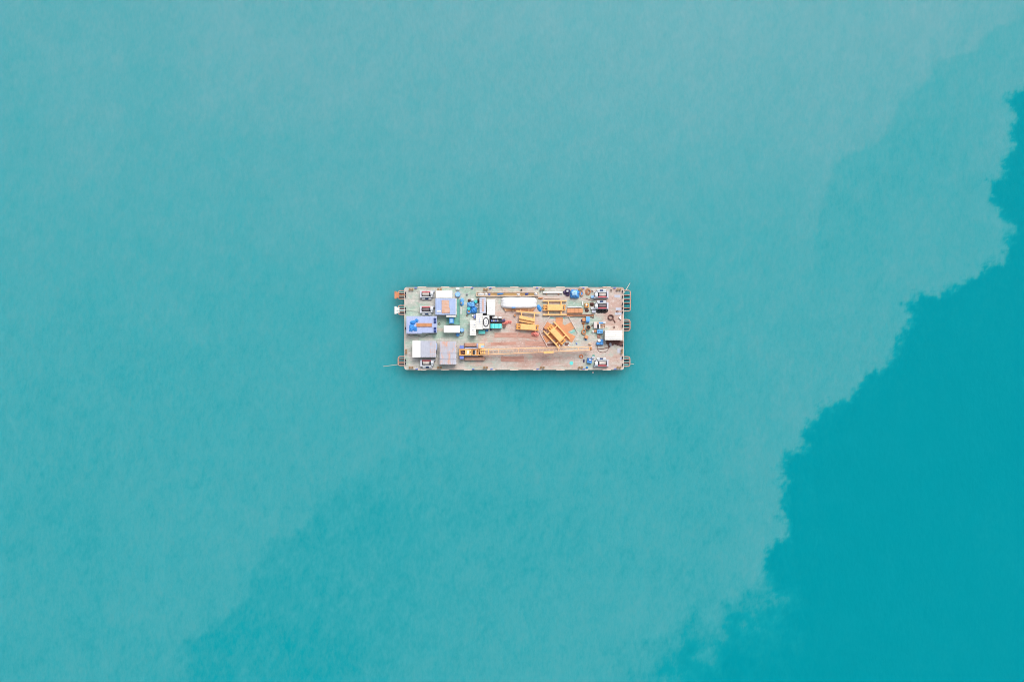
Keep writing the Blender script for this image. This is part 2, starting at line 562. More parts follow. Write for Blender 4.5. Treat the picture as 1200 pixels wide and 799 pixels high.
ag = nd(nt, 'ShaderNodeAttribute', attribute_name='green')
nf = noise(nt, P_, 1.3, 6, 0.7, (0.5, 1, 1))
nc = noise(nt, P_, 0.6, 5, 0.7)
ns = noise(nt, P_, 1.6, 4, 0.7, (0.12, 1.6, 1))


def addn(nt, v, n, amt):
    q = nd(nt, 'ShaderNodeMath', operation='ADD')
    nt.links.new(v, q.inputs[0])
    nt.links.new(mapr(nt, n, 0.25, 0.75, -amt, amt), q.inputs[1])
    return q.outputs[0]


c = mixc(nt, mapr(nt, nc, 0.3, 0.7), (0.385, 0.385, 0.35), (0.53, 0.51, 0.47))
c = mixc(nt, mapr(nt, addn(nt, ag.outputs['Fac'], nf, 0.35), 0.30, 0.80, 0, 0.85), c, (0.27, 0.41, 0.335))
c = mixc(nt, mapr(nt, addn(nt, ar.outputs['Fac'], nf, 0.30), 0.35, 0.85, 0, 0.85), c, (0.50, 0.335, 0.29))
c = mixc(nt, mapr(nt, addn(nt, ar.outputs['Fac'], ns, 0.35), 0.74, 1.15, 0, 0.55), c, (0.36, 0.21, 0.165))
c = mixc(nt, mapr(nt, ns, 0.54, 0.66, 0, 0.5), c, (0.64, 0.61, 0.57))
nb = noise(nt, P_, 0.9, 6, 0.75, (0.7, 1, 1), 0.3)
c = mixc(nt, mapr(nt, nb, 0.55, 0.68, 0, 0.45), c, (0.60, 0.56, 0.53))
c = mixc(nt, mapr(nt, nb, 0.42, 0.30, 0, 0.45), c, (0.27, 0.22, 0.18))
nk = noise(nt, P_, 2.3, 3, 0.7, (0.75, 1, 1), 0.2)
c = mixc(nt, mapr(nt, nk, 0.60, 0.68, 0, 0.55), c, (0.70, 0.66, 0.62))
c = mixc(nt, mapr(nt, nk, 0.40, 0.33, 0, 0.55), c, (0.22, 0.17, 0.15))
nl = noise(nt, P_, 0.33, 6, 0.72, None, 0.9)
c = mixc(nt, mapr(nt, nl, 0.56, 0.66, 0, 0.45), c, (0.33, 0.46, 0.40))
# welded plate seams every 6 x 2.4 m
br = nd(nt, 'ShaderNodeTexBrick')
br.inputs['Scale'].default_value = 1.0
br.inputs['Brick Width'].default_value = 6.1
br.inputs['Row Height'].default_value = 2.43
br.inputs['Mortar Size'].default_value = 0.05
br.inputs['Color1'].default_value = br.inputs['Color2'].default_value = (0, 0, 0, 1)
br.inputs['Mortar'].default_value = (1, 1, 1, 1)
nt.links.new(P_, br.inputs['Vector'])
sm = nd(nt, 'ShaderNodeMath', operation='MULTIPLY')
nt.links.new(br.outputs['Color'], sm.inputs[0])
sm.inputs[1].default_value = 0.28
c = mixc(nt, sm.outputs[0], c, (0.24, 0.17, 0.14))
nt.links.new(c, b.inputs['Base Color'])
b.inputs['Roughness'].default_value = 0.7
b.inputs['Specular IOR Level'].default_value = 0.25
dm.materials.append(m)

# gunwale rim round the deck
gm = MB()
outer = rrect(BX0, BY0, BX1, BY1, 2.6)
inner = rrect(BX0 + 0.8, BY0 + 0.8, BX1 - 0.8, BY1 - 0.8, 2.0)
n = len(outer)
va = [W(x, y, ZD)[:2] for x, y in outer]
vb = [W(x, y, ZD)[:2] for x, y in inner]
gv = [(x, y, ZD - 0.35) for x, y in va] + [(x, y, ZD + 0.10) for x, y in va] + [(x, y, ZD + 0.10) for x, y in vb] + [(x, y, ZD - 0.01) for x, y in vb]
# push the outer wall 3 mm proud of the hull
gv = [(x * 1.0004, y * 1.0004, z) if i < 2 * n else (x, y, z) for i, (x, y, z) in enumerate(gv)]
gf = []
for i in range(n):
    j = (i + 1) % n
    for k in range(3):
        gf.append((k * n + i, (k + 1) * n + i, (k + 1) * n + j, k * n + j))
gm.add(gv, gf)
gm.build('gunwale', M_gun, barge)
for k in range(9):
    x = 489.5 + 27.1 * k
    MB().bx(x, BY0 - 0.75, x + 9.6, BY0 + 0.02, ZD - 1.3, ZD + 0.06).build('fender', M_gun, barge)
    MB().bx(x, BY1 - 0.02, x + 9.6, BY1 + 0.75, ZD - 1.3, ZD + 0.06).build('fender', M_gun, barge)


def bollard(x, y, ang=0):
    m_ = MB()
    m_.rb(x, y, 4.6, 1.0, ang, D, ZD + 0.10)
    for s_ in (-1, 1):
        bx_, by_ = x + s_ * 1.6 * cos(R(ang)), y + s_ * 1.6 * sin(R(ang))
        m_.cyl(bx_, by_, 0.24, ZD + 0.1, ZD + 0.62, 12)
        m_.cyl(bx_, by_, 0.32, ZD + 0.62, ZD + 0.70, 12)
    m_.build('bollard', M_bit, barge)


for x in (481.7, 515, 569, 635.5, 680.5, 725.5):
    bollard(x, 339.2)
    bollard(x, 430.5)
bollard(475.9, 411.8, 90)
bollard(729, 411.5, 90)


def fairlead(x, y, ang=0):
    m_ = MB()
    m_.rb(x, y, 2.6, 1.1, ang, ZD + 0.10, ZD + 0.22)
    for s_ in (-0.85, 0.85):
        m_.cyl(x + s_ * cos(R(ang)), y + s_ * sin(R(ang)), 0.15, ZD + 0.22, ZD + 0.55, 10)
    m_.build('fairlead', M_violet if ang == 0 else M_dark, barge)


for x in (487, 553.4, 574.8, 629.4, 683.6, 720.4):
    fairlead(x, 337.4)
    fairlead(x + (0.6 if x > 600 else 1.2), 432.4)
for y in (343.4, 347.2, 361.4, 365.3, 384.6, 422, 426):
    fairlead(475.2, y, 90)
for y in (341.5, 347.8, 356, 361, 365.8, 381.8, 404.5, 419, 427.5):
    fairlead(729.8, y, 90)
mh = MB()
mh.cyl(669.6, 425.4, 0.56, D, ZD + 0.06, 20)
mh.cyl(669.6, 425.4, 0.40, ZD + 0.06, ZD + 0.09, 20)
mh.build('manhole_cover', M_cyan, barge)
mh = MB()
mh.cyl(695.5, 416.8, 0.40, D, ZD + 0.05, 16)
mh.build('manhole_cover', M_green, barge)
for (x0, y0, x1, y1) in ((721.5, 360.5, 728, 363.5), (721.0, 366.2, 728.5, 369.0), (723.5, 408, 728, 413.5), (726.5, 418.5, 729, 421.5), (720, 345.5, 727, 348.5)):
    MB().bx(x0, y0, x1, y1, D, ZD + 0.03).build('deck_pad', M_grey, barge)
MB().tube([(675, 401.5, D + .1), (676.2, 403.4, D + .1)], 0.16).build('pipe_stub', M_violet, barge)


def rack(side, ya, yb, bars, out):
    """tubular anchor rack overhanging the barge end; side -1 left, +1 right"""
    m_ = MB()
    xe = BX0 - 0.1 if side < 0 else BX1 + 0.1
    xo = xe + side * out
    z = ZD - 0.25
    r = min(2.2, out * 0.3)
    loop = [(xe, ya, z), (xo - side * r, ya, z), (xo - side * 0.3 * r, ya + 0.3 * r, z), (xo, ya + r, z),
            (xo, yb - r, z), (xo - side * 0.3 * r, yb - 0.3 * r, z), (xo - side * r, yb, z), (xe, yb, z)]
    m_.tube(loop, 0.16, 7)
    for q in bars:
        m_.tube([(xe, q, z), (xo, q, z)], 0.11, 6)
    rk = m_.build('anchor_rack', M_rack, barge)
    for q in bars:
        q_ = MB()
        q_.tube([(xe - side * 0.3, q + 1.0, z - 1.2), (xo - side * 1.2, q + 1.0, z - 0.35)], 0.17 if side < 0 else 0.26, 6)
        q_.build('strut', M_dark, rk)


rack(-1, 340.8, 350.4, (343.4, 347.6), 7.2)
rack(-1, 358.0, 368.6, (361.2, 365.6), 7.2)
rack(-1, 417.6, 428.3, (420.2, 423.6, 425.4), 7.3)
rack(1, 340.3, 364.6, (345.8, 350.6, 354.8, 360.8), 7.6)
rack(1, 374.6, 387.5, (376.8, 380.5, 384.6), 7.2)
rack(1, 418.0, 429.2, (420.8, 424.5), 7.0)


# ------------------------------------------------------------------ anchors hung on the racks
def anchor(cy, mt, label, wide):
    z = ZD - 0.05
    t = thing('anchor', label, 'anchor', 465, cy, z, 'anchors hung on the left racks')
    MB().tube([(474.8, cy, z + .12), (464, cy, z + 0.02)], 0.17, 8).build('shank', mt, t)
    c_ = MB()
    c_.bx(462.3, cy - 4.6, 464.4, cy + 4.6, z - 0.2, z + 0.28, 0.05)
    c_.build('crown', mt, t)
    for s_ in (-1, 1):
        f = MB()
        f.poly([(464.3, cy + s_ * 0.9), (464.3, cy + s_ * 3.6), (466.2, cy + s_ * 3.4), (467.6 if wide else 468.6, cy + s_ * 2.9), (467.6, cy + s_ * 0.8)], z - 0.16, z + 0.14, 0.08)
        f.build('fluke', mt, t)


anchor(345.6, M_anch, 'orange rusty anchor hung on the rack at the top left corner', True)
anchor(363.4, M_whitew, 'white painted anchor hung on rack below the orange anchor', False)

# ------------------------------------------------------------------ mooring wires
solo(MB().tube([(467, 427.0, ZD - 0.05), (460, 427.9, 1.4), (456, 428.4, 0.8), (449, 429.3, -0.1)], 0.10, 6), 'mooring_rope', M_rope,
     'pale mooring rope slanting into sea from bottom left anchor rack', 'rope')
solo(MB().tube([(730.5, 344.2, ZD + 0.3), (734, 339, 1.5), (738.4, 331.6, -0.1)], 0.09, 6), 'mooring_rope', M_rope,
     'pale mooring rope running up into sea from top right corner', 'rope')
solo(MB().tube([(729.6, 426.2, ZD + 0.35), (737.5, 426.4, 1.6), (743, 426.5, -0.1)], 0.07, 6), 'mooring_rope', M_rope,
     'short pale mooring rope leaving the bottom right anchor rack', 'rope')
solo(MB().tube([(475, 363.6, ZD + 0.3), (480, 363.4, ZD + 0.25), (491.6, 364.2, ZD + 0.6)], 0.06, 6), 'anchor_cable', M_rope,
     'pale anchor cable stretched from white anchor to its winch', 'cable')


# ------------------------------------------------------------------ winches
def make_winch(label):
    """drum along x, gearbox on the right, red brake bar on top (north) side"""
    x0, y0 = 491.7, 340.4
    t = thing('anchor_winch', label, 'winch', 500.5, 346, ZD, 'white anchor winches with red bars')
    z = ZD
    f = MB()
    f.bx(x0 + 0.3, y0 + 0.4, x0 + 17.2, y0 + 1.5, D, z + 0.28)
    f.bx(x0 + 0.3, y0 + 7.5, x0 + 17.2, y0 + 8.2, D, z + 0.28)
    f.bx(x0 + 2.6, y0 + 7.0, x0 + 13, y0 + 8.2, z + 0.28, z + 1.15)
    f.build('base_frame', M_wwhite, t)
    s1 = MB()
    s1.bx(x0 + 0.3, y0 + 0.5, x0 + 2.4, y0 + 8.6, D + 0.28, z + 1.5, 0.06)
    s1.build('side_plate', mat('pale_lilac_paint', (0.52, 0.53, 0.60), 0.5, 0.1, 0.1), t)
    d_ = MB()
    d_.tube([(x0 + 3.3, y0 + 4.3, z + 0.85), (x0 + 11.4, y0 + 4.3, z + 0.85)], 0.52, 16)
    dr = d_.build('drum', M_drum, t)
    for xx in (x0 + 2.55, x0 + 11.4):
        q = MB()
        q.tube([(xx, y0 + 4.3, z + 0.85), (xx + 1.0, y0 + 4.3, z + 0.85)], 0.72, 18)
        q.build('flange', M_dark, dr)
    r_ = MB()
    r_.bx(x0 + 2.6, y0 + 0.9, x0 + 13.0, y0 + 2.0, z + 0.9, z + 1.35)
    r_.build('brake_bar', M_red, t)
    gb = MB()
    gb.bx(x0 + 13.4, y0 + 1.4, x0 + 15.0, y0 + 8.0, D + 0.28, z + 1.35, 0.08)
    gb.tube([(x0 + 13.0, y0 + 3.6, z + 0.95), (x0 + 16.2, y0 + 3.6, z + 0.95)], 0.75, 16)
    gb.build('gearbox', M_wwhite, t)
    cp = MB()
    cp.bx(x0 + 15.2, y0 + 0.0, x0 + 17.6, y0 + 1.9, z + 0.3, z + 1.1, 0.1)
    cp.build('control_box', M_grey, t)
    for xx in (x0 + 3.2, x0 + 10.6):
        q = MB()
        q.tube([(xx, y0 + 9.7, z + 0.5), (xx + 3.4, y0 + 9.7, z + 0.5)], 0.30, 12)
        q.bx(xx + 0.6, y0 + 9.3, xx + 2.6, y0 + 10.0, D, z + 0.3)
        q.build('motor', M_wwhite, t)
    q = MB()
    q.tube([(x0 + 6.8, y0 + 9.6, z + 0.45), (x0 + 10.3, y0 + 9.6, z + 0.45)], 0.24, 10)
    q.build('coupling', mat('navy_paint', (0.04, 0.08, 0.20), 0.5, 0.2), t)
    return t


w1 = make_winch('white anchor winch with red bar beside the white cabin, near top left corner')
clone(w1, 500.5, 363.8, 'white anchor winch just above the blue flat-roofed deckhouse with navy windows')
clone(w1, 501.0, 426.0, 'white anchor winch below the half white half grey roofed house')
clone(w1, 704.6, 344.6, 'white anchor winch nearest the top right corner of the barge', 180)
clone(w1, 704.6, 357.6, 'white anchor winch with a heap of black hose along its lower side', 180)
clone(w1, 704.6, 424.4, 'white anchor winch nearest the bottom right corner of the barge', 180)


# two winches carry darker, greased wire
for o_ in list(COL.objects):
    if o_.get('category') == 'winch' and ('hose' in o_['label'] or 'deckhouse' in o_['label']):
        for ch in o_.children:
            if ch.name.startswith('drum'):
                ch.material_slots[0].link = 'OBJECT'
                ch.material_slots[0].material = mat('greased_wire_drum', (0.16, 0.13, 0.14), 0.5, 0.3)

# ------------------------------------------------------------------ houses and containers
def ribs(m_, x0, y0, x1, y1, z, pitch, along='y', h=0.05, w=0.5):
    if along == 'y':
        x = x0 + pitch / 2
        while x < x1 - w:
            m_.bx(x, y0 + 0.1, x + w, y1 - 0.1, z - 0.02, z + h)
            x += pitch
    else:
        y = y0 + pitch / 2
        while y < y1 - w:
            m_.bx(x0 + 0.1, y, x1 - 0.1, y + w, z - 0.02, z + h)
            y += pitch


def container(name, label, cat, x0, y0, x1, y1, h, mwall, mroof, ang=0, group=None, along='y', corner=True):
    t = thing(name, label, cat, (x0 + x1) / 2, (y0 + y1) / 2, ZD, group)
    z = ZD
    m_ = MB()
    m_.bx(x0 + .15, y0 + .15, x1 - .15, y1 - .15, z + 0.12, z + h - 0.06)
    for k in np.arange(x0 + 0.8, x1 - 0.8, 1.2):
        m_.bx(k, y0 + 0.02, k + 0.5, y0 + 0.16, z + 0.2, z + h - 0.15)
        m_.bx(k, y1 - 0.16, k + 0.5, y1 - 0.02, z + 0.2, z + h - 0.15)
    m_.bx(x0 + .5, y0 + .5, x1 - .5, y1 - .5, D, z + 0.12)
    m_.build('wall', mwall, t)
    r_ = MB()
    r_.bx(x0, y0, x1, y1, z + h - 0.06, z + h)
    ribs(r_, x0, y0, x1, y1, z + h, 2.1, along, 0.09, 0.45)
    if corner:
        for xx in (x0, x1 - 0.8):
            for yy in (y0, y1 - 0.8):
                r_.bx(xx, yy, xx + 0.8, yy + 0.8, z + h - 0.02, z + h + 0.06)
    rf = r_.build('roof', mroof, t)
    d_ = MB()
    if (x1 - x0) > (y1 - y0):
        d_.bx(x1 - .13, y0 + 1.5, x1 + .05, y1 - 1.5, z + 0.2, z + h - 0.3)
    else:
        d_.bx(x0 + 1.5, y1 - .13, x1 - 1.5, y1 + .05, z + 0.2, z + h - 0.3)
    dd = d_.build('door', mwall, t)
    k_ = MB()
    if (x1 - x0) > (y1 - y0):
        k_.tube([(x1 + .2, (y0 + y1) / 2, z + 0.4), (x1 + .2, (y0 + y1) / 2, z + h - 0.5)], 0.03)
    else:
        k_.tube([((x0 + x1) / 2, y1 + .2, z + 0.4), ((x0 + x1) / 2, y1 + .2, z + h - 0.5)], 0.03)
    k_.build('lock_bar', M_steel, dd)
    return t, rf


container('site_cabin', 'plain white flat-roofed cabin at the top edge touching the blue-roofed house', 'cabin', 510.7, 340.7, 530, 349.2, 2.5, M_white, M_white)
container('storage_container', 'white container lying lengthwise beside two blue drums', 'container', 520, 381.2, 538.8, 389.8, 2.4, M_white, M_white)
vent_ = MB()
c2, c2r = container('storage_container', 'grey container with pinkish rust stain down its roof, beside a white one', 'container', 562, 348.5, 569.3, 366.8, 2.5, M_wall, M_lav, along='x')
q = MB()
q.bx(565.0, 350.3, 567.0, 364.8, ZD + 2.51, ZD + 2.63)
q.build('rust_patch', mat('faded_rust_patch', (0.52, 0.40, 0.38), 0.7, 0.15, 0.7, (0.55, 0.32, 0.25)), c2r)
container('storage_container', 'bright white container standing right of the grey container', 'container', 570.7, 350.9, 580.3, 369, 2.6, M_white, M_white, along='x')
c3, r3 = container('site_cabin', 'long white cabin between the ring-hatch cabin and the offset white cabin', 'cabin', 558, 367.3, 565.6, 385.7, 2.6, M_white, M_whitew, along='x', corner=False)
q = MB()
q.bx(561.3, 372.5, 562.3, 378.0, ZD + 2.62, ZD + 2.72)
q.build('roof_slot', M_grey, r3)
c4, r4 = container('site_cabin', 'white cabin set lowest of the cluster, above open deck near crane', 'cabin', 550.5, 375, 557.8, 393, 2.4, M_white, M_whitew, along='x', corner=False)
for (x, y) in ((556.3, 380.2), (554.3, 386.6)):
    q = MB()
    q.cyl(x, y, 0.18, ZD + 2.42, ZD + 2.6, 10)
    q.build('vent', M_grey, r4)
c5, r5 = container('site_cabin', 'white cabin with a dark oval ring hatch on its roof', 'cabin', 566, 369.6, 573.4, 385, 2.5, M_white, M_white, along='x', corner=False)
q = MB()
q.ring(569.5, 377.3, ZD + 2.62, 0.76, 1.26, 0.13, 28)
hh = q.build('hatch_ring', M_dark, r5)
q = MB()
q.ring(569.3, 377.4, ZD + 2.62, 0.28, 0.55, 0.06, 20)
q.build('hatch_handle', M_grey, hh)
c6, r6 = container('site_cabin', 'large cream-white cabin at the right end beside dark heaped chain', 'cabin', 709, 387, 729.3, 398.4, 2.6, M_cream, M_whitew, along='x')

# blue-roofed house
h = thing('deckhouse', 'pale blue roofed deckhouse with a broad rust sheet down the roof', 'house', 522.5, 360, ZD)
z = ZD
q = MB()
q.bx(510.9, 350.3, 534.3, 368.2, D, z + 2.6)
q.build('wall', M_wall, h)
q = MB()
q.bx(510.3, 349.8, 534.9, 368.8, z + 2.6, z + 2.72)
ribs(q, 510.3, 349.8, 534.9, 368.8, z + 2.72, 2.6, 'y', 0.13, 0.45)
rf = q.build('roof', M_blueh, h)
q = MB()
q.bx(517.6, 351.6, 526.2, 366.8, z + 2.73, z + 2.90)
q.poly([(525.5, 360), (527.2, 361), (527, 366.6), (521, 366.9), (519, 364)], z + 2.88, z + 2.94)
q.build('rust_sheet', mat('pale_orange_rust_sheet', (0.58, 0.38, 0.30), 0.75, 0.15, 0.5, (0.56, 0.29, 0.17), stretch=(0.6, 1.6, 1)), rf)
q = MB()
q.bx(534.0, 349.8, 534.95, 369.0, z + 2.72, z + 2.86)
q.build('gutter', M_white, rf)
q = MB()
q.bx(512, 364, 516.8, 365.5, z + 2.72, z + 2.9)
q.build('roof_vent', M_white, rf)
q = MB()
q.bx(523, 369, 534.4, 371.4, z + 2.35, z + 2.45)
q.build('porch_roof', M_whitew, h)
q = MB()
for xx in (523.6, 533.6):
    q.tube([(xx, 371, D), (xx, 371, z + 2.35)], 0.05)
q.build('porch_post', M_steel, h)
q = MB()
q.bx(514, 368.15, 517, 368.35, z + 1.0, z + 1.9)
q.build('window', M_navy, h)

# green platform with railing and blue hut on it
t = thing('deck_platform', 'low green painted platform with thin railing below the blue-roofed house', 'platform', 531, 376, ZD)
q = MB()
q.bx(522.8, 371.8, 539, 380.2, D, z + 0.35)
q.bx(535.4, 350.5, 539, 371.8, D, z + 0.34)
q.build('platform_deck', M_green, t)
q = MB()
rp = [(522.9, 371.9), (522.9, 380.1), (538.9, 380.1), (538.9, 362), (538.9, 350.6)]
for zz in (0.85, 1.35):
    q.tube([(x, y, z + zz) for x, y in rp], 0.035)
for (x, y) in [(522.9, 371.9), (522.9, 376), (522.9, 380.1), (528, 380.1), (533, 380.1), (538.9, 380.1), (538.9, 375), (538.9, 369), (538.9, 362), (538.9, 356), (538.9, 350.6)]:
    q.tube([(x, y, z + 0.34), (x, y, z + 1.35)], 0.035)
q.build('railing', M_steel, t)
q = MB()
t = thing('pump_cabinet', 'bright blue cabinet with paler lid standing on the green platform', 'cabinet', 529, 375, z + 0.35)
q = MB()
q.bx(526.5, 372.2, 531.6, 378.8, z + 0.35, z + 1.7)
q.build('casing', M_blue, t)
q = MB()
q.bx(527.6, 373.4, 530.4, 378.0, z + 1.7, z + 1.8)
q.build('lid', mat('light_blue_paint', (0.25, 0.47, 0.78), 0.5, 0.1), t)

# pale blue flat-roofed house on the left
h = thing('deckhouse', 'lavender blue flat-roofed deckhouse with navy windows and brown rust panel', 'house', 494, 380.5, ZD)
q = MB()
q.bx(476.6, 370.9, 511.4, 389.6, D, z + 2.45)
q.build('wall', M_wall, h)
q = MB()
q.bx(476.2, 370.4, 511.8, 390, z + 2.45, z + 2.58)
q.bx(476.2, 390, 494.2, 391, z + 2.40, z + 2.54)
ribs(q, 476.2, 370.4, 511.8, 390, z + 2.58, 2.9, 'y', 0.12, 0.45)
rf = q.build('roof', mat('lavender_blue_roof', (0.40, 0.46, 0.68), 0.55, 0.10, 0.02, (0.5, 0.4, 0.4), dirt=0.15), h)
q = MB()
q.bx(488, 378.6, 506, 382.9, z + 2.59, z + 2.78)
q.build('rust_panel', M_rust, rf)
for y0 in (372.6, 383.4):
    q = MB()
    q.bx(508.2, y0, 511.2, y0 + 6.2, z + 2.585, z + 2.78)
    w_ = q.build('skylight', M_navy, rf)
    q = MB()
    q.bx(508.0, y0 + 2.9, 511.4, y0 + 3.3, z + 2.78, z + 2.82)
    q.build('bar', M_violet, w_)
q = MB()
q.lump(479.4, 379.5, 485.0, 388.6, z + 2.62, 0.4, 3.5, 3.0, 0.4, 6, seed=3)
q.lump(484.2, 382.6, 488.6, 388.0, z + 2.62, 0.3, 5, 3.0, 0.4, -4, seed=4)
q.lump(480.2, 375.6, 487.0, 380.6, z + 2.62, 0.4, 3, 3.0, 0.45, -14, seed=5)
q.lump(486, 373.6, 490.4, 377.8, z + 2.62, 0.3, 3, 3.0, 0.3, 20, seed=6)
solo(q, 'tarpaulin', M_tarpb, 'crumpled bright blue tarpaulin on the roof of the lavender deckhouse', 'tarp', 'blue tarpaulins', True)

# half white house, bottom left
h = thing('workshop_house', 'house with a half bright white half grey ribbed roof', 'house', 497, 409, ZD)
q = MB()
q.bx(483.8, 399.8, 510.4, 418, D, z + 2.7)
q.build('wall', M_wall, h)
q = MB()
q.bx(483.3, 399.3, 492.7, 418.5, z + 2.7, z + 2.84)
q.build('roof_panel', M_white, h)
q = MB()
q.bx(492.8, 399.3, 503.6, 418.5, z + 2.7, z + 2.80)
ribs(q, 492.8, 399.3, 503.6, 418.5, z + 2.80, 2.2, 'y', 0.13, 0.45)
q.build('roof_panel', M_grey, h)
q = MB()
q.bx(503.7, 399.4, 510.9, 418.4, z + 2.7, z + 2.78)
ribs(q, 503.7, 399.4, 510.9, 418.4, z + 2.78, 2.2, 'y', 0.13, 0.45)
q.build('roof_panel', mat('spotted_rust_grey_sheet', (0.46, 0.47, 0.54), 0.6, 0.08, 0.5, (0.60, 0.36, 0.27), scale=1.1, stretch=(0.4, 1.5, 1), dirt=0.1), h)
q = MB()
q.bx(511, 402, 512.2, 410, z + 0.8, z + 1.7)
q.build('air_conditioner', M_blueh, h)
q = MB()
q.bx(510.5, 411.5, 510.75, 415, D + 0.1, z + 2.1)
q.build('door', M_navy, h)

# rust-streaked grey house
h = thing('workshop_house', 'house with grey ribbed roof streaked with orange rust, behind the crane', 'house', 525, 413.3, ZD)
q = MB()
q.bx(515.8, 400.3, 534, 426.3, D, z + 2.6)
q.build('wall', M_wall, h)
q = MB()
q.bx(515.2, 399.8, 534.6, 426.8, z + 2.6, z + 2.7)
ribs(q, 515.2, 399.8, 534.6, 426.8, z + 2.7, 2.3, 'y', 0.14, 0.45)
rf = q.build('roof', M_greyr, h)
q = MB()
for y in (406.4, 413.2, 420.0):
    q.bx(515.3, y, 534.5, y + 0.4, z + 2.72, z + 2.88)
q.build('cross_batten', M_grey, rf)
q = MB()
for y in (402.8, 407.2, 411.5, 416, 420.5, 424.6):
    q.bx(534.6, y, 535.4, y + 0.9, z + 2.2, z + 2.62)
q.build('bracket', M_steel, h)
q = MB()
q.bx(533.95, 405, 534.2, 409, D + 0.1, z + 2.1)
q.build('door', M_navy, h)

# ------------------------------------------------------------------ small gear, upper left
G_drum = 'blue drums'


def drum(px_, py_, r, hgt, mt, label, cat='drum', group=None, lidm=None):
    t_ = thing('barrel', label, cat, px_, py_, ZD, group)
    q_ = MB()
    q_.cyl(px_, py_, r, D, z + hgt - 0.02, 18)
    for zz in (0.33, 0.66):
        q_.cyl(px_, py_, r * 1.05, z + hgt * zz - 0.03, z + hgt * zz + 0.03, 18)
    q_.build('shell', mt, t_)
    q_ = MB()
    q_.cyl(px_, py_, r * 0.93, z + hgt - 0.02, z + hgt + 0.02, 18)
    q_.cyl(px_ + r * 1.6, py_, r * 0.16, z + hgt + 0.02, z + hgt + 0.06, 8)
    q_.build('lid', lidm or mt, t_)
    return t_


M_lb = MATS['light_blue_paint']
drum(536.4, 345.0, 0.72, 1.1, M_blue, 'large round blue tank between white cabin corner and small white box', 'tank', lidm=M_lb)
drum(541.4, 386.8, 0.55, 1.0, M_blue, 'blue drum at the right end of the lengthwise white container', 'drum', G_drum, M_lb)
drum(536.4, 392.0, 0.52, 0.95, M_blue, 'darker blue drum just below the lengthwise white container', 'drum', G_drum)
t = thing('equipment_box', 'small white box at the top edge above the round blue tank', 'box', 536.5, 338.3, ZD)
MB().bx(534.9, 337.6, 538.1, 339.3, D, z + 0.55).build('body', M_white, t)
MB().bx(534.7, 337.4, 538.3, 339.5, z + 0.55, z + 0.63).build('lid', M_white, t)
solo(MB().lump(539.0, 349.2, 543.8, 358.5, D, 0.8, 3, 2.5, 0.2, 0, seed=9), 'tarpaulin', M_tarpl, 'narrow pale blue tarpaulin heap beside the railed green platform', 'tarp', 'blue tarpaulins', True)
q = MB()
q.lump(539.6, 353.8, 541.6, 356.6, ZD + 0.55, 0.42, 2.4, 2, 0.1, seed=12)
solo(q, 'sack', M_beige, 'beige sack lying on the narrow blue tarpaulin heap', 'sack', None, True)
t = thing('ladder', 'thin white ladder lying on deck beside the green platform', 'ladder', 540.3, 364, ZD)
q = MB()
for xx in (539.7, 541.0):
    q.tube([(xx, 359.6, D + .08), (xx, 368.2, D + .08)], 0.05)
q.build('rail', M_white, t)
q = MB()
for k in range(9):
    q.tube([(539.7, 360 + k * 0.95, D + .08), (541.0, 360 + k * 0.95, D + .08)], 0.035)
q.build('rungs', M_white, t)
t = thing('deck_valve', 'small grey valve on green deck left of the blue tarpaulin pile', 'valve', 547.3, 344.6, ZD)
q = MB()
q.cyl(547.3, 344.6, 0.2, D, z + 0.5, 10)
q.cyl(547.3, 344.6, 0.33, D, z + 0.06, 10)
q.build('body', M_steel, t)
q = MB()
q.ring(547.3, 344.6, z + 0.55, 0.26, 0.26, 0.04, 14, 5)
q.build('handwheel', M_dark, t)
# hoses on deck
solo(MB().tube([(477.5, 391.5, D + .05), (481, 393.3, D + .05), (487, 392.2, D + .05), (493, 394.3, D + .05), (497, 394.4, D + .05), (500, 392.4, D + .05), (505, 391.2, D + .05), (512, 391, D + .05)], 0.06),
     'hose', M_dark, 'dark hose snaking along the lower side of the lavender deckhouse', 'hose')
solo(MB().tube([(538.5, 393.6, D + .04), (541.5, 393.6, D + .04), (543.2, 391.5, D + .04), (543.4, 389.4, D + .04)], 0.05),
     'hose', M_rustd, 'short brown hose curling between the two blue drums', 'hose')

# long trough with timber at the top
t = thing('steel_trough', 'long tan edged steel trough full of timber along the top edge', 'trough', 594, 344.8, ZD)
q = MB()
q.bx(558, 346.3, 631, 347.2, D, z + 0.7)
q.bx(558, 342.3, 631, 343.1, D, z + 0.7)
q.bx(558, 343.1, 558.8, 346.3, D, z + 0.66)
q.bx(630.2, 343.1, 631, 346.3, D, z + 0.66)
q.build('frame', mat('tan_steel', (0.62, 0.47, 0.35), 0.65, 0.15, 0.3), t)
q = MB()
for k in range(5):
    q.bx(559 + 1.3 * (k % 3), 343.25 + 0.6 * k, 629 - 2.1 * (k % 2), 343.75 + 0.6 * k, D, z + 0.32 + 0.05 * (k % 3))
ob = q.build('timber_load', M_ochre, t)
solo(MB().lump(582.3, 343.2, 590.2, 345.4, z + 0.36, 0.4, 3, 2, 0.2, -8, seed=14), 'tarpaulin', M_tarpb, 'small blue tarpaulin scrap in middle of the long trough', 'tarp', 'blue tarpaulins', True)
solo(MB().lump(559.5, 343.0, 567.5, 346.2, z + 0.36, 0.42, 3, 2, 0.3, 0, seed=15), 'sack', M_sheet, 'crumpled white sheeting in left end of the long trough', 'sheet', None, True)
solo(MB().lump(567.6, 343.0, 571.6, 346.4, z + 0.36, 0.55, 3, 2, 0.2, 0, seed=16), 'sack', M_sheet, 'white sack next to violet lump in the long trough', 'sack', 'white sacks', True)
solo(MB().lump(572.0, 343.3, 574.8, 346.2, z + 0.36, 0.5, 3, 2, 0.2, 0, seed=17), 'sack', M_violet, 'violet lump beside white sack in the long trough', 'sack', None, True)
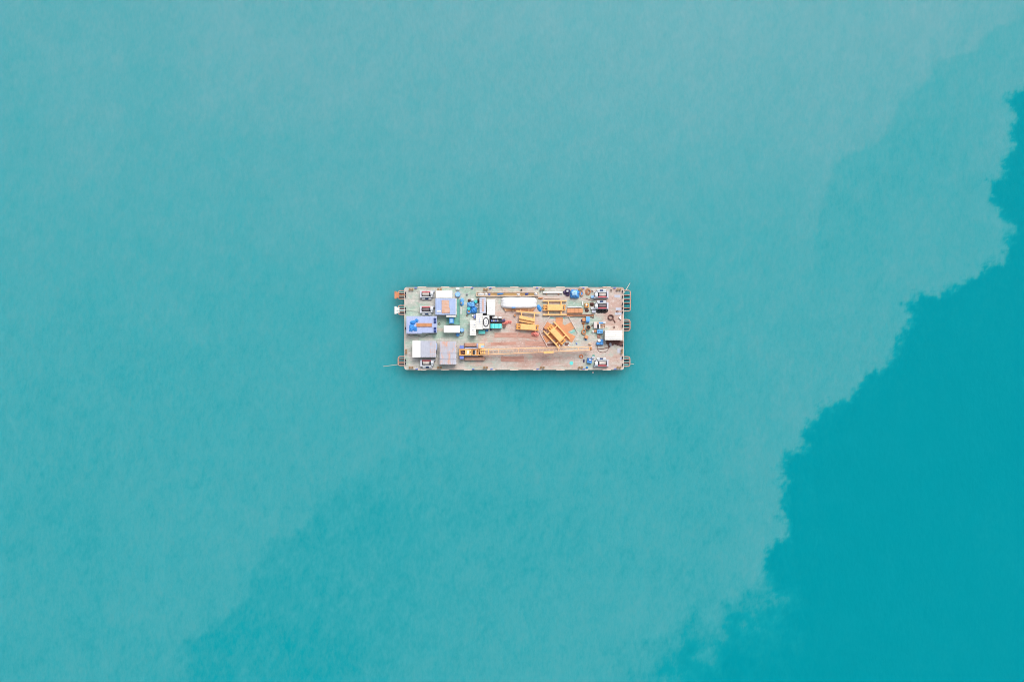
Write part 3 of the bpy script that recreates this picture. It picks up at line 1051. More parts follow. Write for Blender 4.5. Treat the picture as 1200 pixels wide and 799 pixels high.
solo(MB().lump(605.2, 343.6, 609.4, 346.2, z + 0.36, 0.5, 3, 2, 0.2, 0, seed=18), 'sack', M_sheet, 'white sack in trough left of the dark blue bundle', 'sack', 'white sacks', True)
solo(MB().lump(615.2, 343.4, 619.4, 345.6, z + 0.36, 0.5, 3, 2, 0.2, -12, seed=19), 'sack', mat('royal_blue_cloth', (0.05, 0.13, 0.55), 0.7, 0.2), 'dark royal blue bundle in right half of the long trough', 'sack', None, True)
solo(MB().lump(625.8, 342.8, 630.4, 346.4, z + 0.36, 0.7, 2.4, 2, 0.25, 20, seed=20), 'sack', M_sheet, 'bulky white sack on right end of the long trough', 'sack', 'white sacks', True)

# blue pile of tarps and drums
solo(MB().lump(547.6, 353.8, 556.8, 360.6, D, 1.3, 6, 4, 0.14, -4, seed=21), 'tarpaulin', M_tarpl, 'upper blue tarpaulin over gear left of the grey container', 'tarp', 'blue tarpaulins', True)
solo(MB().lump(551.6, 359.6, 559.0, 367.0, D, 1.2, 6, 4, 0.16, 5, seed=22), 'tarpaulin', M_tarpb, 'lower wrinkled blue tarpaulin over gear left of the grey container', 'tarp', 'blue tarpaulins', True)
drum(549.4, 361.6, 0.48, 0.95, M_teal, 'teal drum between upper blue tarpaulin and blue hose reel', 'drum', 'teal drums')
drum(557.6, 353.4, 0.46, 0.95, M_teal, 'teal drum at top right of the blue tarpaulin pile', 'drum', 'teal drums')
t = thing('hose_reel', 'round blue hose reel with orange centre below the teal drum', 'reel', 549.4, 365, ZD)
q = MB()
for zz in (0.25, 0.5):
    q.ring(549.4, 365, z + zz, 0.5, 0.5, 0.16, 22, 8)
q.build('coil', M_blue, t)
q = MB()
q.cyl(549.4, 365, 0.3, D, z + 0.55, 14)
q.build('hub', M_rusto, t)
solo(MB().lump(551.8, 349.8, 555.8, 354.0, D, 0.9, 2.4, 2, 0.2, seed=24), 'sack', M_sheet, 'white sack at the top of the blue tarpaulin pile', 'sack', 'white sacks', True)
solo(MB().lump(548.2, 350.3, 551.7, 353.9, D, 0.7, 2.4, 2, 0.3, seed=25), 'scrap_heap', M_rustd, 'dark brown scrap heap left of white sack on pile', 'scrap', 'brown scrap heaps', True)
solo(MB().lump(559.4, 349.6, 561.6, 355.4, D, 0.6, 2.4, 2, 0.3, seed=26), 'scrap_heap', M_rustd, 'dark brown scrap squeezed against grey container top end', 'scrap', 'brown scrap heaps', True)
for (x, y, lb) in ((559.7, 356.9, 'upper small white can beside grey container'), (559.5, 359.9, 'lower small white can beside grey container')):
    t = thing('paint_can', lb, 'can', x, y, ZD, 'white cans')
    MB().cyl(x, y, 0.26, D, z + 0.45, 12).build('tin', M_white, t)
    MB().cyl(x, y, 0.24, z + 0.45, z + 0.48, 12).build('lid', M_grey, t)
t = thing('jerrycan', 'upright violet blue jerrycan below the blue tarpaulin pile', 'can', 556.1, 370.6, ZD)
MB().bx(555.1, 368.6, 557.2, 372.8, D, z + 0.75, 0.06).build('body', M_violet, t)
MB().cyl(556.1, 369.4, 0.1, z + 0.75, z + 0.85, 8).build('cap', M_white, t)
t = thing('paint_can', 'small pale can left of the violet blue jerrycan', 'can', 553.9, 369.8, ZD)
MB().cyl(553.9, 369.8, 0.27, D, z + 0.5, 12).build('tin', M_whitew, t)
t = thing('equipment_box', 'small black box in the gap below the grey container', 'box', 568.2, 368, ZD)
MB().bx(566.6, 367.2, 569.9, 368.9, D, z + 1.0).build('body', M_dark, t)
MB().bx(566.4, 367.1, 570.1, 369.0, z + 1.0, z + 1.08).build('lid', M_dark, t)

# dark engine, grey boxes and teal generator
t = thing('diesel_engine', 'black diesel engine skid above the teal generator', 'engine', 581, 376, ZD)
q = MB()
q.bx(573.6, 373.6, 588, 378.2, D, z + 0.25)
q.build('skid', M_dark, t)
q = MB()
q.bx(575, 374.0, 584.5, 377.8, z + 0.25, z + 1.3, 0.05)
q.build('engine_block', M_dark, t)
for k in range(4):
    q = MB()
    q.cyl(576.4 + 2.3 * k, 375.9, 0.24, z + 1.3, z + 1.5, 10)
    q.build('cylinder_head', M_steel if k % 2 else M_violet, t)
q = MB()
q.bx(585, 374.2, 588, 377.8, z + 0.25, z + 1.2)
q.build('radiator', M_dark, t)
q = MB()
q.tube([(588, 376, z + .6), (592, 374.9, z + .6)], 0.4, 10)
q.build('exhaust', M_purple, t)
t = thing('control_cabinet', 'larger grey cabinet on upper side of the black engine', 'cabinet', 579.8, 372, ZD, 'grey cabinets by the engine')
MB().bx(576.9, 370.6, 582.8, 373.3, D, z + 1.2).build('casing', M_grey, t)
MB().bx(577.1, 370.8, 582.6, 373.1, z + 1.2, z + 1.27).build('lid', M_whitew, t)
t = thing('control_cabinet', 'smaller grey cabinet on upper right side of the black engine', 'cabinet', 586, 372, ZD, 'grey cabinets by the engine')
MB().bx(584.1, 370.8, 587.8, 373.2, D, z + 1.0).build('casing', M_grey, t)
MB().bx(584.3, 371.0, 587.6, 373.0, z + 1.0, z + 1.07).build('lid', M_whitew, t)
solo(MB().lump(573.9, 370.6, 576.4, 373.4, D, 0.7, 2.4, 2, 0.3, seed=30), 'scrap_heap', M_rustd, 'brown scrap heap beside larger grey cabinet', 'scrap', 'brown scrap heaps', True)
t = thing('generator', 'teal generator with lighter cyan bands beside the black engine', 'generator', 581.3, 382, ZD)
MB().bx(574.6, 379.1, 588, 384.8, D, z + 0.2).build('skid', M_dark, t)
MB().bx(574.8, 379.3, 577.0, 384.6, z + 0.2, z + 1.5).build('end_panel', M_teal, t)
MB().bx(577.0, 379.25, 587.8, 384.65, z + 0.2, z + 1.56).build('canopy', M_cyan, t)
for x in (579.2, 584.2):
    MB().bx(x, 379.2, x + 1.0, 384.7, z + 1.5, z + 1.59).build('roof_band', M_teal, t)
MB().cyl(586.5, 383, 0.12, z + 1.56, z + 1.8, 8).build('exhaust', M_steel, t)
solo(MB().lump(587.6, 376.4, 596, 381.0, D, 0.6, 2.4, 2, 0.3, -18, seed=31), 'tarpaulin', M_pink, 'salmon pink tarpaulin trailing right of the teal generator', 'tarp', 'salmon tarpaulins', True)
solo(MB().lump(593.6, 375.2, 599.8, 379.4, D, 0.45, 2.2, 2, 0.3, 10, seed=32), 'net_heap', M_pink, 'thin salmon pink netting heap at tail of pink tarpaulin', 'net', None, True)
drum(591.0, 382.0, 0.42, 0.8, M_rustd, 'dark brown drum at right end of the teal generator', 'drum')
t = thing('equipment_box', 'small flat cyan box below the long white cabin', 'box', 564.6, 389, ZD)
MB().bx(561, 387.1, 568.3, 390.9, D, z + 0.7).build('body', M_cyan, t)
MB().bx(560.8, 386.9, 568.5, 391.1, z + 0.7, z + 0.78).build('lid', M_cyan, t)
solo(MB().lump(568.6, 386.2, 572.2, 388.4, D, 0.5, 2.6, 2, 0.2, seed=33), 'sack', M_tarpb, 'small blue bundle between cyan box and ring-hatch cabin', 'sack', None, True)
solo(MB().lump(573.8, 385.3, 576.4, 387.2, D, 0.4, 2.6, 2, 0.2, seed=34), 'sack', M_purple, 'small plum coloured bundle below left end of teal generator', 'sack', None, True)

# white tarpaulin stack on timbers
q = MB()
q.lump(587.2, 348.0, 628.9, 361.7, D + 0.3, 1.3, 5.2, 8, 0.012, 0, 46, 22, seed=40)
solo(q, 'tarpaulin', M_sheet, 'long white tarpaulin covering a stack of cargo in middle of deck', 'tarp', None, True)
t = thing('timber_stack', 'row of brown timber beams along lower side of white tarpaulin', 'timber', 608, 362.6, ZD)
for k in range(3):
    MB().bx(589.5 + 1.2 * k, 360.4 + 1.35 * k, 626.8 - 0.8 * k, 361.6 + 1.35 * k, D, z + 0.55 - 0.08 * k).build('beam', M_wood if k % 2 else M_rusto, t)
for x in (592, 600.5, 609, 619):
    MB().bx(x, 360.2, x + 1.4, 364.6, z + 0.56, z + 0.66).build('cross_batten', M_wood, t)
q = MB()
q.lump(629.6, 356.8, 634.4, 365.4, D, 0.5, 2.2, 2, 0.25, -24, seed=41)
solo(q, 'tarpaulin', M_tarpb, 'loose blue tarpaulin between white tarpaulin and yellow frame', 'tarp', 'blue tarpaulins', True)
t = thing('bundle_strap', 'blue strap folded on lower edge of the white tarpaulin', 'strap', 602, 360.4, ZD + 1.2)
solo_strap = MB().bx(599.6, 359.8, 604, 360.9, ZD + 1.15, ZD + 1.75).build('webbing', M_blue, t)
drum(603.4, 369.4, 0.34, 0.6, M_rust, 'small rusty drum on deck left of the yellow frames', 'drum')
solo(MB().lump(630.2, 348.6, 636.2, 350.8, D, 0.4, 2.4, 2, 0.2, seed=42), 'scrap_heap', M_rust, 'orange rusty scrap heap right of white tarpaulin top corner', 'scrap', None, True)


# ------------------------------------------------------------------ yellow frames
def yellow_frame(label, cx, cy, ang, zb=0.0, rails=(1, -1), prong=True):
    t_ = thing('pile_guide_frame', label, 'steel frame', cx, cy, ZD + zb, 'yellow steel frames on deck')
    a = R(ang)

    def L(u, v):
        return (cx + u * cos(a) - v * sin(a), cy + u * sin(a) + v * cos(a))
    z_ = ZD + zb
    q_ = MB()
    c_ = [L(-9.2, -3.6), L(9.4, -3.6), L(9.4, 3.6), L(-9.2, 3.6)]
    q_.poly(c_, z_ + 0.25, z_ + 1.15)
    q_.poly([L(-9.2, -3.2), L(9.4, -3.2), L(9.4, 3.2), L(-9.2, 3.2)], z_ + 1.15, z_ + 1.45, 0.12)
    q_.build('guide_body', M_yelp, t_)
    q_ = MB()
    for v in (-2.7, 2.7):
        q_.tube([(*L(-9.2, v), z_ + 0.8), (*L(-14, v), z_ + 0.8)], 0.22, 8)
        q_.tube([(*L(9.4, v), z_ + 0.8), (*L(13, v), z_ + 0.8)], 0.20, 8)
    q_.tube([(*L(-12.4, -3.2), z_ + 0.8), (*L(-12.4, 3.2), z_ + 0.8)], 0.18, 8)
    q_.tube([(*L(11.6, -3.4), z_ + 0.8), (*L(11.6, 3.4), z_ + 0.8)], 0.2, 8)
    q_.tube([(*L(-9.2, 0), z_ + 0.6), (*L(-13.6, 0), z_ + 0.6)], 0.3, 10)
    q_.build('end_fork', M_yel, t_)
    for s_ in rails:
        q_ = MB()
        q_.poly([L(-14, s_ * 8.1 - 0.7), L(14, s_ * 8.1 - 0.7), L(14, s_ * 8.1 + 0.7), L(-14, s_ * 8.1 + 0.7)], z_ + 0.35, z_ + 0.85)
        q_.build('rail', M_yelp, t_)
        for u in (-7.6, 7.4):
            q_ = MB()
            lo_, hi_ = sorted((s_ * 3.6, s_ * 7.4))
            q_.poly([L(u - 0.65, lo_), L(u + 0.65, lo_), L(u + 0.65, hi_), L(u - 0.65, hi_)], z_ + 0.38, z_ + 0.80)
            q_.build('cross_bar', M_yelp, t_)
    q_ = MB()
    for u in (-7.6, 7.4):
        q_.poly([L(u - 0.6, -3), L(u + 0.6, -3), L(u + 0.6, 3), L(u - 0.6, 3)], D if zb == 0 else z_ + 0.02, z_ + 0.25)
    q_.build('foot', M_yel, t_)
    return t_


yellow_frame('yellow ladder-like steel frame with two rails lying right of white tarpaulin', 650.2, 360.6, 0)
yellow_frame('yellow steel frame lying diagonally across the rusty hexagonal template', 652.4, 392.4, 47.5, 0.16)
yellow_frame('yellow steel body without rails, lowest above the pink heap', 618.6, 383.4, 4, 0, ())
# the tilted half frame, rail to the north
t = thing('pile_guide_frame', 'tilted yellow steel frame with one rail just below the timber beams', 'steel frame', 618, 372, ZD, 'yellow steel frames on deck')
q = MB()
a0 = [(608.8, 369.3), (627.0, 373.2), (626.6, 376.8), (608.5, 373.2)]
q.poly(a0, z + 0.5, z + 1.7)
q.poly([(608.5, 373.25), (626.6, 376.85), (626.4, 380.0), (608.3, 376.6)], z + 0.3, z + 1.1)
q.build('guide_body', M_yelp, t)
q = MB()
q.poly([(605, 363.9), (632.9, 366.1), (632.9, 367.5), (605, 365.3)], z + 0.8, z + 1.3)
q.build('rail', M_yelp, t)
for (x0, y0, x1, y1) in ((611.5, 365.6, 610.9, 369.6), (626.6, 366.8, 625.8, 372.9)):
    q = MB()
    q.poly([(x0 - .6, y0), (x0 + .6, y0), (x1 + .6, y1), (x1 - .6, y1)], z + 0.82, z + 1.24)
    q.build('cross_bar', M_yelp, t)
q = MB()
q.bx(610, 370.5, 611.5, 376, D, z + 0.5)
q.bx(624, 373.8, 625.5, 378.5, D, z + 0.5)
q.build('foot', M_yel, t)

# ------------------------------------------------------------------ hexagonal template
HEX = [(644, 370.8), (666.8, 371.0), (677.4, 390.4), (668.8, 405.6), (641.6, 406.2), (632.8, 389.8)]
hx = thing('hexagonal_template', 'flat hexagonal steel template of rusty plates with thin pale rim', 'steel template', 655, 389, ZD)
q = MB()
q.tube([(x, y, ZD + 0.42) for x, y in HEX + HEX[:1]], 0.10, 6)
for x, y in HEX:
    q.tube([(x, y, D), (x, y, ZD + 0.42)], 0.08, 6)
q.build('rim', mat('pale_pink_steel', (0.66, 0.56, 0.52), 0.6, 0.12, 0.15), hx)
hcx, hcy = 655, 389
for k in range(6):
    (ax, ay), (bx_, by_) = HEX[k], HEX[(k + 1) % 6]
    mx, my = (ax + bx_) / 2, (ay + by_) / 2
    ux, uy = (bx_ - ax), (by_ - ay)
    ln = math.hypot(ux, uy)
    ux, uy = ux / ln, uy / ln
    vx, vy = mx - hcx, my - hcy
    wd = 4.2
    e0 = 0.955
    zt = ZD + 0.10 + 0.004 * k
    q = MB()
    q.poly([(hcx + vx * 0.30 - ux * wd, hcy + vy * 0.30 - uy * wd), (hcx + vx * e0 - ux * wd, hcy + vy * e0 - uy * wd),
            (hcx + vx * e0 + ux * wd, hcy + vy * e0 + uy * wd), (hcx + vx * 0.30 + ux * wd, hcy + vy * 0.30 + uy * wd)], D, zt)
    q.build('spoke_plate', M_rusto, hx)
q = MB()
q.poly([(hcx + (x - hcx) * 0.50, hcy + (y - hcy) * 0.50) for x, y in HEX], ZD + 0.03, ZD + 0.145)
q.build('hub_plate', M_rusto, hx)
for k, (x0, y0, x1, y1) in enumerate(((641.3, 402.6, 650, 405.4), (662, 401.5, 666.5, 405.2), (636.4, 383.5, 639.5, 389.2))):
    q = MB()
    q.bx(x0, y0, x1, y1, D, ZD + 0.06)
    q.build('corner_plate', M_rustd, hx)
for (x0, y0, x1, y1, a) in ((644.6, 371.6, 648.6, 373.2, 0), (658.4, 371.6, 662.4, 373.0, 0), (668.2, 387.6, 674.0, 389.8, -28)):
    q = MB()
    q.rb((x0 + x1) / 2, (y0 + y1) / 2, x1 - x0, y1 - y0, a, D, ZD + 0.05)
    q.build('corner_plate', mat('teal_green_plate', (0.20, 0.46, 0.42), 0.6, 0.15), hx)
for (x, y, lb) in ((659.6, 404.0, 'white sack at lower end of the diagonal yellow frame'), (666.2, 405.0, 'white sack at the lower right corner of hexagonal template')):
    solo(MB().lump(x - 1.1, y - 1.2, x + 1.1, y + 1.2, ZD + 0.14 if x < 662 else ZD + 0.1, 0.6, 2.4, 2, 0.15, seed=int(x)), 'sack', M_sheet, lb, 'sack', 'white sacks', True)
q = MB()
q.tube([(654.6, 402.4, ZD + 0.4), (656.4, 406, ZD + 0.4)], 0.1)
solo(q, 'white_rod', M_white, 'short white rod at the foot of diagonal yellow frame', 'rod')

# ------------------------------------------------------------------ rusty steel stock
t = thing('steel_box_beam', 'broad orange rusty steel box beam right of yellow ladder frame', 'steel beam', 674, 363.8, ZD)
MB().bx(664.8, 361.5, 683, 366.6, D, z + 0.7).build('box_body', M_rusto, t)
q = MB()
for x in (668, 673, 678):
    q.bx(x, 361.4, x + 0.5, 366.7, D, z + 0.74)
q.build('stiffener', M_rust, t)
solo(MB().tube([(664.8, 360.2, ZD + 0.22), (681.6, 359.8, ZD + 0.22)], 0.2, 10), 'steel_pipe', M_wwhite, 'white pipe lying along upper side of rusty box beam', 'pipe')
q = MB()
q.bx(664.5, 368.2, 696, 368.9, D, z + 0.5)
q.bx(664.5, 368.9, 696, 369.9, D, z + 0.2)
q.bx(664.5, 369.9, 695, 370.6, D, z + 0.5)
solo(q, 'channel_beam', M_rust, 'long thin rusty channel beam above the hexagonal template', 'steel beam')
solo(MB().tube([(672, 369.4, ZD + 0.55), (694, 369.0, ZD + 0.55)], 0.12, 8), 'steel_rod', M_rustd, 'dark brown rod lying on top of the long channel beam', 'rod')
solo(MB().tube([(636.6, 342.7, ZD + 0.45), (659, 342.7, ZD + 0.45)], 0.30, 12), 'steel_pipe', M_white, 'thick white pipe along top edge right of long trough', 'pipe')
for x, lb in ((640.4, 'left rusty saddle under thick white pipe'), (654.8, 'right rusty saddle under thick white pipe')):
    q = MB()
    q.bx(x - 0.8, 341.6, x + 0.8, 345.2, D, z + 0.16)
    q.bx(x - 0.5, 344.0, x + 0.5, 345.0, z + 0.16, z + 0.45)
    solo(q, 'pipe_saddle', M_rust, lb, 'saddle', 'rusty pipe saddles')
solo(MB().tube([(638, 349.6, ZD + 0.16), (656, 349.9, ZD + 0.16)], 0.15, 8), 'steel_pipe', M_gun, 'thin pale pinkish pipe just above the yellow ladder frame', 'pipe')
for (cx, cy, l, w_, a, lb) in ((618.8, 394.0, 25, 5.2, 10, 'tilted dark pink rusty plate below the pink heap'),
                               (627.5, 402.6, 24, 5.2, 2, 'brown rusty plate touching left corner of hexagonal template'),
                               (600.5, 420.8, 27, 6.2, 1, 'reddish rusty plate below the crane boom, on its own'),
                               (592.5, 392.6, 26, 5.4, 0, 'pink rusty plate below the teal generator'),
                               (590.0, 402.6, 30, 3.6, -2, 'faded pink rusty plate just above the crane boom')):
    q = MB()
    q.rb(cx, cy, l, w_, a, D, ZD + 0.05)
    for k in (-1, 0, 1):
        q.rb(cx - k * w_ * 0.28 * sin(R(a)), cy + k * w_ * 0.28 * cos(R(a)), l * 0.98, 0.35, a, ZD + 0.05, ZD + 0.09)
    solo(q, 'steel_plate', M_rustp, lb, 'steel plate', 'rusty steel plates on deck')
solo(MB().lump(622.4, 388.7, 631.6, 394.4, ZD + 0.09, 0.9, 2.3, 2, 0.25, 12, seed=44), 'tarpaulin', M_pink, 'pink tarpaulin heap below the yellow steel bodies', 'tarp', 'salmon tarpaulins', True)
solo(MB().tube([(656.8, 409, ZD + 3.4), (656.2, 413.5, ZD + 1.8), (655.8, 420, D + .04), (654.8, 432, D + .04)], 0.045), 'deck_line', M_rope, 'thin pale line hanging from boom down across lower deck', 'rope')

# ------------------------------------------------------------------ gear at the upper right
solo(MB().lump(662.0, 338.6, 668.4, 343.4, D, 0.6, 3, 3, 0.5, 8, seed=50).lump(660.0, 340.4, 664.6, 345.2, D, 0.5, 3, 3, 0.5, -10, seed=150).lump(662.8, 342.8, 667.4, 347.2, D, 0.55, 3, 3, 0.5, 20, seed=151), 'net_heap', M_purple, 'dark plum net heap between white pipe and blue tarpaulin crate', 'net', None, True)
solo(MB().lump(663.6, 340.0, 666.2, 342.6, ZD + 0.85, 0.5, 2.4, 2, 0.2, 0, seed=51), 'sack', M_sheet, 'small white sack on top of dark plum net heap', 'sack', 'white sacks', True)
t = thing('tarp_crate', 'large crate wrapped in bright blue tarpaulin near top right', 'crate', 673.4, 344.6, ZD)
MB().bx(668.6, 340.4, 677.6, 347.8, D, z + 0.5).build('crate_base', M_wood, t)
MB().lump(668.0, 339.6, 678.8, 349.4, D + 0.01, 1.5, 7, 5, 0.14, 5, seed=52).build('cover', M_tarpb, t, True)
MB().lump(670, 340.6, 676.4, 346.4, ZD + 1.5, 0.32, 3, 2, 0.3, -6, seed=53).build('sheet', mat('very_pale_blue_sheet', (0.36, 0.60, 0.84), 0.6, 0.25, bump=0.5, scale=2), t, True)
t = thing('hose_reel', 'orange rimmed reel with blue centre right of blue crate', 'reel', 681.7, 344, ZD)
q = MB()
q.ring(681.7, 344, z + 0.4, 0.42, 0.66, 0.14, 22, 8)
q.build('rim', M_rusto, t)
MB().bx(680.4, 341.8, 683.0, 346.0, D, z + 0.42, 0.2).build('core', M_blue, t)
q = MB()
for k, (rx, ry) in enumerate(((0.75, 0.95), (0.55, 0.75), (0.4, 0.5))):
    q.ring(689 + 0.4 * k, 342 - 0.3 * k, z + 0.1 + 0.14 * k, rx, ry, 0.09, 24, 6)
solo(q, 'cable_coil', M_rust, 'rusty wire coil near top edge left of upper right winch', 'coil', None, True)
for (x0, y0, x1, y1, mt, lb) in ((692.8, 346.6, 696.2, 349, M_lb, 'pale blue box at lower left of top right winch'),
                                 (692.8, 359.9, 696, 362.2, M_wwhite, 'white box left of second right winch'),
                                 (694, 363.6, 698, 366.3, M_grey, 'grey box at left end of black hose heap')):
    t = thing('equipment_box', lb, 'box', (x0 + x1) / 2, (y0 + y1) / 2, ZD, 'small boxes by right winches')
    MB().bx(x0, y0, x1, y1, D, z + 0.6).build('body', mt, t)
    MB().bx(x0 - .15, y0 - .15, x1 + .15, y1 + .15, z + 0.6, z + 0.66).build('lid', mt, t)
t = thing('gas_bottle_cage', 'small open yellow cage with white bottle right of white pipe', 'cage', 687.6, 357.8, ZD)
q = MB()
for (x0, y0, x1, y1) in ((685.3, 355.3, 690, 356.1), (685.3, 359.6, 690, 360.4), (685.3, 356.1, 686.1, 359.6), (689.2, 356.1, 690, 359.6)):
    q.bx(x0, y0, x1, y1, z + 0.1, z + 0.9)
q.bx(685.3, 355.3, 690, 360.4, D, z + 0.1)
q.build('frame', M_yel, t)
q = MB()
q.cyl(687.4, 357.3, 0.30, z + 0.1, z + 1.0, 12)
q.cyl(687.4, 357.3, 0.12, z + 1.0, z + 1.15, 8)
q.build('bottle', M_white, t)
solo(MB().lump(685.4, 361.9, 690.2, 365.7, D, 0.6, 2.2, 2, 0.3, 0, seed=55), 'scrap_heap', M_rustd, 'dark brown scrap heap below the yellow bottle cage', 'scrap', 'brown scrap heaps', True)
solo(MB().lump(691, 354.2, 696.4, 358.8, D, 0.6, 2.2, 2, 0.4, 0, seed=56), 'scrap_heap', M_rustd, 'brown scrap heap between yellow cage and second right winch', 'scrap', 'brown scrap heaps', True)
q = MB()
q.bx(682.2, 353.2, 683.0, 357.6, D, z + 0.4)
solo(q, 'white_post', M_white, 'thin white post lying left of the yellow bottle cage', 'post')
q = MB()
for k in range(7):
    q.ring(700 + 1.7 * k, 364.2 + (0.8 if k % 2 else 0), z + 0.12 + 0.05 * (k % 3), 0.50, 0.36, 0.10, 18, 6)
solo(q, 'hose_heap', M_black, 'heap of black hose loops along the second right winch', 'hose', None, True)
solo(MB().tube([(686.5, 349.5, D + .06), (690, 351.2, D + .06), (694, 352.5, D + .06), (700, 351, D + .06)], 0.06), 'hose', M_rustd, 'brown hose crossing deck between the two upper right winches', 'hose')
q = MB()
for k in range(3):
    q.ring(715.8, 371.6, z + 0.14 + 0.16 * k, 0.78 - 0.04 * k, 0.68, 0.14, 26, 6)
q.tube([(718, 373.6, z + .14), (720, 376, z + .12), (721, 378.2, z + .10)], 0.16)
solo(q, 'cable_coil', M_rustd, 'dark brown round rope coil with a tail near right edge', 'coil', None, True)
q = MB()
q.poly([(727.8, 369.6), (728.2, 375.2), (724.8, 372.0)], D, z + 0.45, 0.1)
solo(q, 'folded_sheet', M_white, 'white triangular folded sheet at the right edge', 'sheet')
# middle right
t = thing('tool_cabinet', 'upright blue cabinet between channel beam and black tank', 'cabinet', 689, 374.2, ZD)
MB().bx(686.9, 370.8, 691, 376.2, D, z + 1.2).build('casing', M_tarpl, t)
MB().bx(687.0, 376.2, 690.6, 378.0, D, z + 0.8).build('drawer', M_blue, t)
t = thing('equipment_box', 'orange brown box touching left of upright blue cabinet', 'box', 684.4, 374.3, ZD)
MB().bx(682.8, 372.7, 686, 376, D, z + 0.7).build('body', M_rusto, t)
MB().bx(682.6, 372.5, 686.2, 376.2, z + 0.7, z + 0.77).build('lid', M_rusto, t)
solo(MB().lump(680.8, 374.2, 682.4, 377.0, D, 0.5, 2.4, 2, 0.2, 0, seed=57), 'sack', M_purple, 'small plum bundle left of orange brown box', 'sack', None, True)
solo(MB().lump(681.6, 377.2, 685.8, 380.4, D, 0.5, 2.2, 2, 0.35, 0, seed=58), 'scrap_heap', M_rust, 'rust red scrap heap below orange brown box', 'scrap', None, True)
t = thing('open_tank', 'black open round tank with rusty lip', 'tank', 689.5, 383.7, ZD)
q = MB()
q.cyl(689.5, 383.7, 0.66, D, z + 0.95, 24)
q.build('shell', M_rustd, t)
q = MB()
q.ring(689.5, 383.7, z + 0.97, 0.62, 0.62, 0.06, 26, 6)
q.build('lip', M_rust, t)
MB().cyl(689.5, 383.7, 0.60, z + 0.95, z + 0.965, 24).build('liquid', M_black, t)
solo(MB().tube([(683.6, 380.6, D + .15), (684.4, 383, D + .15), (683.8, 385.6, D + .15)], 0.15, 8), 'bent_pipe', M_rusto, 'short bent rusty pipe left of black open tank', 'pipe')
q = MB()
q.ring(684.1, 388.8, z + 0.30, 0.52, 0.66, 0.20, 20, 8)
solo(q, 'pipe_bend', M_rust, 'thick rusty pipe ring below left of black open tank', 'pipe', None, True)
solo(MB().lump(683.6, 388.2, 685.4, 390.2, D, 0.4, 2.2, 2, 0.2, seed=59), 'sack', M_sheet, 'tiny white sack inside the rusty pipe ring', 'sack', 'white sacks', True)
t = thing('scrap_bin', 'tilted orange rusty bin right of hexagonal template rim', 'bin', 687.2, 394.9, ZD)
q = MB()
q.rb(687.2, 394.9, 4.2, 3.6, 28, D, z + 0.8)
q.build('body', M_rust, t)
q = MB()
q.rb(687.2, 394.9, 3.2, 2.6, 28, z + 0.8, z + 0.84)
q.build('fill', M_rusto, t)
solo(MB().lump(685, 396.6, 688, 398.6, D, 0.3, 2.4, 2, 0.2, seed=60), 'sack', M_tarpb, 'small blue rag under the tilted rusty bin', 'rag', None, True)
solo(MB().lump(689, 401.6, 693.4, 405.2, D, 0.5, 2.3, 2, 0.2, 15, seed=61), 'sack', M_beige, 'beige sack above the tip of the crane boom', 'sack', None, True)
solo(MB().lump(693.4, 386.8, 696.4, 391, D, 0.6, 2.3, 2, 0.25, seed=62), 'sack', M_sheet, 'white sack left of the upper blue pump', 'sack', 'white sacks', True)
t = thing('equipment_box', 'small orange crate between white sack and upper blue pump', 'box', 697.8, 387.8, ZD)
MB().bx(696.6, 386.5, 699.1, 389.2, D, z + 0.5).build('body', M_rusto, t)
MB().bx(696.8, 386.7, 698.9, 389.0, z + 0.5, z + 0.53).build('fill', M_rust, t)
# capstan-like machine
t = thing('capstan_winch', 'small pale pink and white hoisting machine with a blue motor cap', 'winch', 702, 380.6, ZD)
MB().bx(695.8, 377, 709, 385, D, z + 0.12).build('base_plate', M_gun, t)
MB().bx(695.9, 377.2, 699.7, 384.4, z + 0.12, z + 0.8).build('side_housing', mat('pale_pink_housing', (0.60, 0.54, 0.52), 0.6, 0.12, 0.15), t)
q = MB()
q.tube([(701.8, 378.4, z + 1.0), (706.8, 378.4, z + 1.0)], 0.26, 12)
q.build('motor', M_blue, t)
q = MB()
q.bx(702.2, 379.6, 703.3, 384.4, z + 0.12, z + 1.1)
q.build('post', M_white, t)
q = MB()
q.tube([(700.4, 380.4, z + .6), (700.4, 384.4, z + .6)], 0.3, 10)
q.build('drum', M_dark, t)
q = MB()
q.tube([(704, 381, z + .5), (708.6, 380.6, z + .5), (708.8, 383.8, z + .5)], 0.12)
q.tube([(704, 383, z + .4), (707.2, 383.2, z + .4)], 0.10)
q.build('pipe', M_rust, t)
MB().bx(707, 377.0, 709.8, 378.8, z + 0.12, z + 0.6).build('valve_box', M_wwhite, t)
t = thing('pump_set', 'light blue pump set left of the cream-white cabin', 'pump', 703, 388.5, ZD)
MB().bx(699.4, 386.2, 706.8, 391, D, z + 0.2).build('skid', M_dark, t)
MB().bx(699.6, 386.4, 706.6, 390.8, z + 0.2, z + 0.95, 0.05).build('casing', M_tarpl, t)
q = MB()
q.cyl(701.6, 388, 0.28, z + 0.95, z + 1.15, 10)
q.tube([(703.4, 388.6, z + 1.05), (706, 388.6, z + 1.05)], 0.18, 8)
q.build('filter', M_blue, t)
t = thing('pump_set', 'darker blue pump with white top cylinder below the light blue pump', 'pump', 703, 400.8, ZD)
MB().bx(699, 401, 707, 404, D, z + 0.6).build('skid', M_blue, t)
MB().bx(703.6, 397.4, 707, 403.8, D + 0.02, z + 0.9).build('casing', M_blue, t)
q = MB()
q.cyl(702.2, 399, 0.40, D, z + 1.2, 14)
q.build('cylinder', M_white, t)
MB().cyl(700.6, 402.4, 0.40, z + 0.6, z + 0.85, 12).build('motor', M_tarpb, t)
